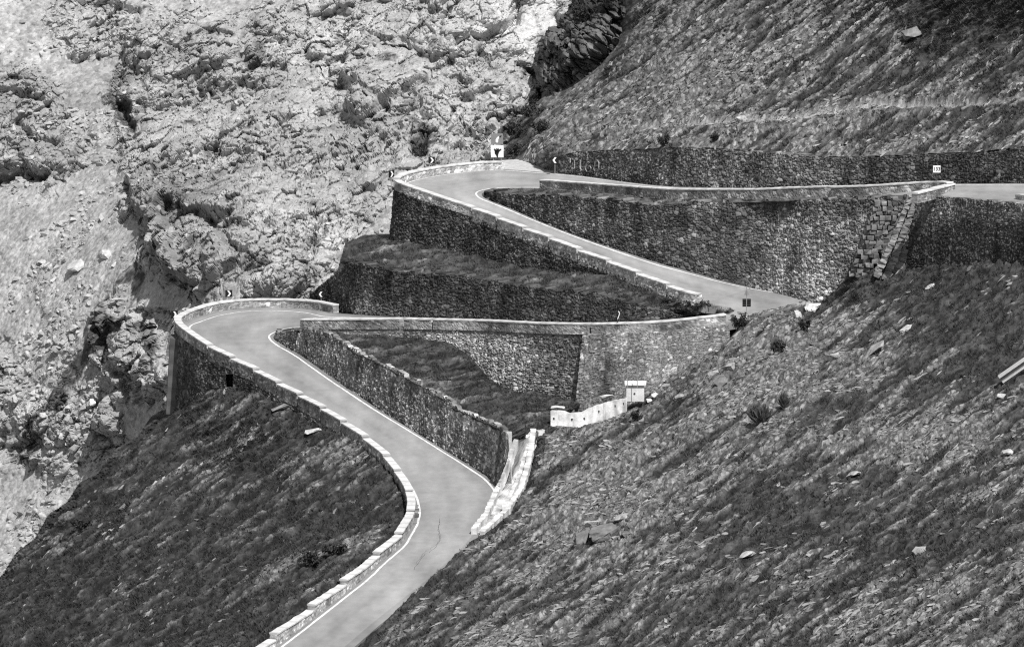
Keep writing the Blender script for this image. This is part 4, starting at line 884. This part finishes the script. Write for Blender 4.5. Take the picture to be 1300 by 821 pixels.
# thin white drain pipe on that wall
mb = MB(); q0, q1 = at_d(246.5, 427.5, 476.3), at_d(246.5, 438, 476.3); mb.tube([q0, q1], .05, 8); mb.build('drain_pipe', M_white, WALLS['W1'][3])

D6 = lambda x: float(face_z(WALLS['W6'][0], [x], [300])[0][0][1])
root = empty('stair_buttress', tuple(at_d(1115, 335, 461))); tag(root, 'stepped stone buttress with a pale sloping rib, at the right end of the highest wall', 'buttress')
def block(mb, c, size, seed, ax=None):
    r = np.random.default_rng(seed); k = np.array([[x, y, z] for z in (-.5, .5) for y in (-.5, .5) for x in (-.5, .5)]) * size * (1 + r.uniform(-.3, .2, (8, 3)))
    k = k @ (np.eye(3) if ax is None else ax); mb.add(c + k, [[0, 2, 3, 1], [4, 5, 7, 6], [0, 1, 5, 4], [2, 6, 7, 3], [0, 4, 6, 2], [1, 3, 7, 5]]); return r
for k in range(16):
    f_ = k / 15; mb = MB(); tn = []; y = 257 + 90 * f_; x = 1110 - 32 * f_; xe = 1148 - 47 * f_
    while x < xe:
        wpx = 3.5 + 7 * RND[(k * 13 + int(x)) % 256, 0]; d = D6(min(x, 1100)) - .6 - .5 * f_ - .25 * RND[(k * 5 + int(x)) % 256, 1]; s = d / F
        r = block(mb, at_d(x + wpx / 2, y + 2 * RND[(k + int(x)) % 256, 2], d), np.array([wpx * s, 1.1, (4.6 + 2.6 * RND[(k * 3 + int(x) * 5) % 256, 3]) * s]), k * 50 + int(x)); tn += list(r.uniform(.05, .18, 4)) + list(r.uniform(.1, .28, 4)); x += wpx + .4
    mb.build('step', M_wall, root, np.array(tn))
mb = MB(); tn = []
for k in range(30):
    f_ = k / 29; x = 1155 - 42 * f_; y = 251 + 97 * f_ + 3 * math.sin(f_ * 3); d = 455.7 - .3 * f_; s = d / F; ax = np.array([[.93, 0, -.36], [0, 1, 0], [.36, 0, .93]])
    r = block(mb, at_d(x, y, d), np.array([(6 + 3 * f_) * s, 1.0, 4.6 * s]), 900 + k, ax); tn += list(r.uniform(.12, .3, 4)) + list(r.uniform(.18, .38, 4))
    for m_ in range(2):
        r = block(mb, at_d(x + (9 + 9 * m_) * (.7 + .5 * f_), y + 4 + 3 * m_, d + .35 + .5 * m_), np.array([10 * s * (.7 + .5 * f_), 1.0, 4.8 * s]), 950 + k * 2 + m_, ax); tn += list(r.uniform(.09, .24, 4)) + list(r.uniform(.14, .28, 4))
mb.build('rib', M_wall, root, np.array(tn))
# fallen concrete beam leaning on its boulder
s = 405 / F; p, _n = ground_at('hillside', 1275, 480); a = at_d(1270, 481, p[1] - .6); b = at_d(1306, 456, p[1] - .6); dd = (b - a); L_ = np.linalg.norm(dd); dd /= L_; nx = np.array([0, 1, 0.]); nz = np.cross(dd, nx); nz /= np.linalg.norm(nz)
root = empty('concrete_beam', tuple((a + b) / 2)); tag(root, 'long grey concrete beam with a grooved face leaning on a boulder at the right edge', 'beam')
mb = MB(); c = (a + b) / 2
mb.box(c, (L_, .5, .34), [dd, nx, nz]); mb.build('web', M_conc, root, .16); mb = MB(); mb.box(c + nz * .22 - nx * .12, (L_ * 1.01, .76, .12), [dd, nx, nz]); mb.build('flange', M_conc, root, .45); mb = MB(); mb.box(c - nz * .22 - nx * .12, (L_ * 1.0, .7, .11), [dd, nx, nz]); mb.build('flange', M_conc, root, .45)

# ------------------------------------------------------------------ signs
def chevron(x, y, size, d, facing, yaw, label):
    """square black board with one white chevron, on a short post behind the parapet"""
    s = d / F; c = at_d(x, y, d); W = size * s; root = empty('chevron_sign', (c[0], c[1], c[2] - 1.1)); tag(root, label, 'road sign', 'chevron boards on the hairpins')
    ca, sa = math.cos(yaw), math.sin(yaw); X = np.array([ca, sa, 0]); Y = np.array([-sa, ca, 0]); Z = np.array([0, 0, 1.])
    mb = MB(); mb.box(c, (W, .04, W), [X, Y, Z]); mb.build('board', M_black, root)
    f_ = facing; o = [(-.22, .40), (.04, .40), (.32, 0), (.04, -.40), (-.22, -.40), (.05, 0)]
    mb = MB(); 
    for tri in ((0, 1, 2, 5), (5, 2, 3, 4)): mb.prism([c + X * (o[i][0] * f_ * W) + Z * (o[i][1] * W) - Y * .034 for i in tri], Y * .012)
    mb.build('chevron', M_white, root)
    mb = MB(); mb.tube([c + Y * .05 - Z * 1.6, c + Y * .05 + Z * W * .4], .035, 8); mb.build('post', M_steel, root)
chevron(497, 221, 9.5, 506, 1, .75, 'chevron board seen obliquely at the left end of the upper hairpin parapet')
chevron(548, 203.5, 8.5, 508.9, 1, .25, 'chevron board behind the curved parapet of the upper hairpin, left of the notice board')
chevron(704.5, 203.5, 9.5, float(face_z(WALLS['W7'][0], [706], [205])[0][0][1]) - 1.2, -1, -.1, 'chevron board pointing left beside the painted letters on the upper wall')
chevron(290.5, 372.5, 9, 494, 1, .15, 'chevron board pointing right behind the curved parapet of the lower hairpin')
chevron(407.5, 373.5, 8.5, 486, -1, -.1, 'chevron board pointing left in front of the dark wall by the lower hairpin')
chevron(221.5, 399, 10, 487, 1, .7, 'chevron board seen obliquely at the far left of the lower hairpin')
# park notice board: two square panels on posts
d = 511.2; s = d / F; c = at_d(631.3, 192.2, d); c2 = at_d(631, 176.5, d); root = empty('notice_board', tuple(at_d(631, 214, d))); tag(root, 'two square park panels one above the other, grey over white, behind the upper hairpin parapet', 'notice board')
mb = MB(); mb.box(c, (16 * s, .06, 15.6 * s)); mb.build('white_panel', M_white, root)
mb = MB(); mb.box(c2, (15.5 * s, .06, 13.6 * s)); mb.build('grey_panel', M_grey, root)
E = lambda x, y: at_d(x, y, d - .06)
mb = MB(); mb.prism([E(x, y) for x, y in ((628,190.6),(630,193.2),(631.5,193),(632.7,191.2),(633.4,194),(632.5,197),(632.3,200),(631,200),(629.9,197),(628.3,195))], np.array([0, .02, 0]))
for st_ in ([(629.5,193),(628.8,190.5),(627.6,189)], [(631,193),(631.3,190.5),(630.5,188.6)], [(632.5,193),(633,190.5),(632.4,188.8)], [(633,192.5),(635,190),(636.5,189.6)]): mb.tube([E(x, y) for x, y in st_], .06, 6)
mb.build('antlered_figure', M_black, root)
mb = MB(); mb.prism([E(x, y) for x, y in ((629.3,181),(629.2,177.5),(631,174.5),(633,173.2),(634,174.5),(632.6,177),(632.5,180),(631.5,181.4))], np.array([0, .02, 0])); mb.build('white_figure', M_white, root)
mb = MB(); mb.prism([E(x, y) for x, y in ((633.5,174),(635,172.5),(637,172.2),(636,174),(634.6,175))], np.array([0, .021, 0])); mb.build('dark_mark', M_black, root)
for dx in (-5, 5): mb = MB(); mb.tube([at_d(631.3 + dx, 169.5, d + .1), at_d(631.3 + dx, 218, d + .1)], .05, 8); mb.build('post', M_steel, root)
# kilometre sign
d = 456.5; s = d / F; c = at_d(1189.3, 214.7, d); root = empty('kilometre_sign', tuple(at_d(1189, 262, d))); tag(root, 'small square white sign reading 133 on a slim pole by the upper road', 'road sign')
mb = MB(); mb.box(c, (9.4 * s, .03, 9 * s)); mb.build('board', M_white, root)
mb = MB(); mb.tube([at_d(1189, 262, d + .06), at_d(1189.2, 211, d + .06)], .04, 8); mb.build('pole', M_dsteel, root)
fc = bpy.data.curves.new('digits', 'FONT'); fc.body = '133'; fc.size = .40; fc.extrude = .008; fc.align_x = 'CENTER'; fc.align_y = 'CENTER'; fc.offset = .006; fo = bpy.data.objects.new('digits', fc); COL.objects.link(fo)
dm = bpy.data.meshes.new_from_object(fo.evaluated_get(bpy.context.evaluated_depsgraph_get())); bpy.data.objects.remove(fo); dm.materials.clear(); dm.materials.append(M_black)
fo = bpy.data.objects.new('digits', dm); COL.objects.link(fo); fo.rotation_euler = (R(90), 0, 0); fo.parent = root; fo.location = Vector(c) - root.location + Vector((0, -.03, 0))
# road sign seen from behind at the right hairpin
d = 457.0; s = d / F; root = empty('road_sign', tuple(at_d(947.8, 408, d))); tag(root, 'dark back of a square road sign under a smaller triangular one, at the right hairpin', 'road sign')
c = at_d(947.9, 384.2, d); mb = MB(); mb.box(c, (10.8 * s, .03, 10.2 * s)); mb.build('square_plate', M_black, root)
mb = MB()
for dz in (-.2, .2): mb = MB(); mb.box(c + [0, -.035, dz], (10 * s, .03, .04)); mb.build('bracket', M_dsteel, root)
mb = MB(); mb.prism([at_d(x, y, d) for x, y in ((944.2,374.5),(951.6,374.5),(947.9,367.2))], np.array([0, .03, 0])); mb.build('triangle_plate', M_steel, root)
mb = MB(); mb.tube([at_d(947.6, 408, d - .06), at_d(947.9, 364, d - .06)], .035, 8); mb.build('pole', M_steel, root)
# snow pole with a bent white top on the level parapet
pb = B[near(B, 783.5, 421, [4])]; d = pb[1] - .62; root = empty('snow_pole', tuple(at_d(784, 424, d))); tag(root, 'thin snow pole with a bent white top, fixed to the level parapet', 'pole')
mb = MB(); mb.tube([at_d(783.7, 424, d), at_d(784, 405, d)], .05, 8); mb.build('shaft', M_dsteel, root)
mb = MB(); mb.tube([at_d(x, y, d) for x, y in ((784,405),(785.6,401),(786.4,398),(785.9,396),(784.6,395.2))], .035, 8); mb.build('bent_top', M_white, root)
# ------------------------------------------------------------------ light
AZ = math.atan2(.42, -.9); EL = R(55)      # high sun, to the right and on the near side
sdir = Vector((math.sin(AZ) * math.cos(EL), math.cos(AZ) * math.cos(EL), math.sin(EL)))
sd = bpy.data.lights.new('sun', 'SUN'); so = bpy.data.objects.new('sun', sd); COL.objects.link(so)
so.rotation_euler = sdir.to_track_quat('Z', 'Y').to_euler(); sd.energy = 3.5; sd.angle = R(.6); sd.color = (1, .99, .98)
w = bpy.data.worlds.new('World'); sc.world = w; w.use_nodes = True; N = w.node_tree.nodes; L = w.node_tree.links
bg = N['Background']; sky = N.new('ShaderNodeTexSky'); sky.sky_type = 'NISHITA'; sky.sun_disc = False
sky.sun_elevation = EL; sky.sun_rotation = AZ
bw = N.new('ShaderNodeRGBToBW'); L.new(sky.outputs['Color'], bw.inputs['Color']); L.new(bw.outputs['Val'], bg.inputs['Color']); bg.inputs['Strength'].default_value = .10
sc.view_settings.view_transform = 'Standard'; sc.view_settings.look = 'None'; sc.view_settings.exposure = .62; sc.view_settings.gamma = 1; sc.view_settings.use_curve_mapping = False
sc.cycles.max_bounces = 4; sc.cycles.diffuse_bounces = 3; sc.cycles.use_denoising = False; sc.cycles.filter_width = 1.2
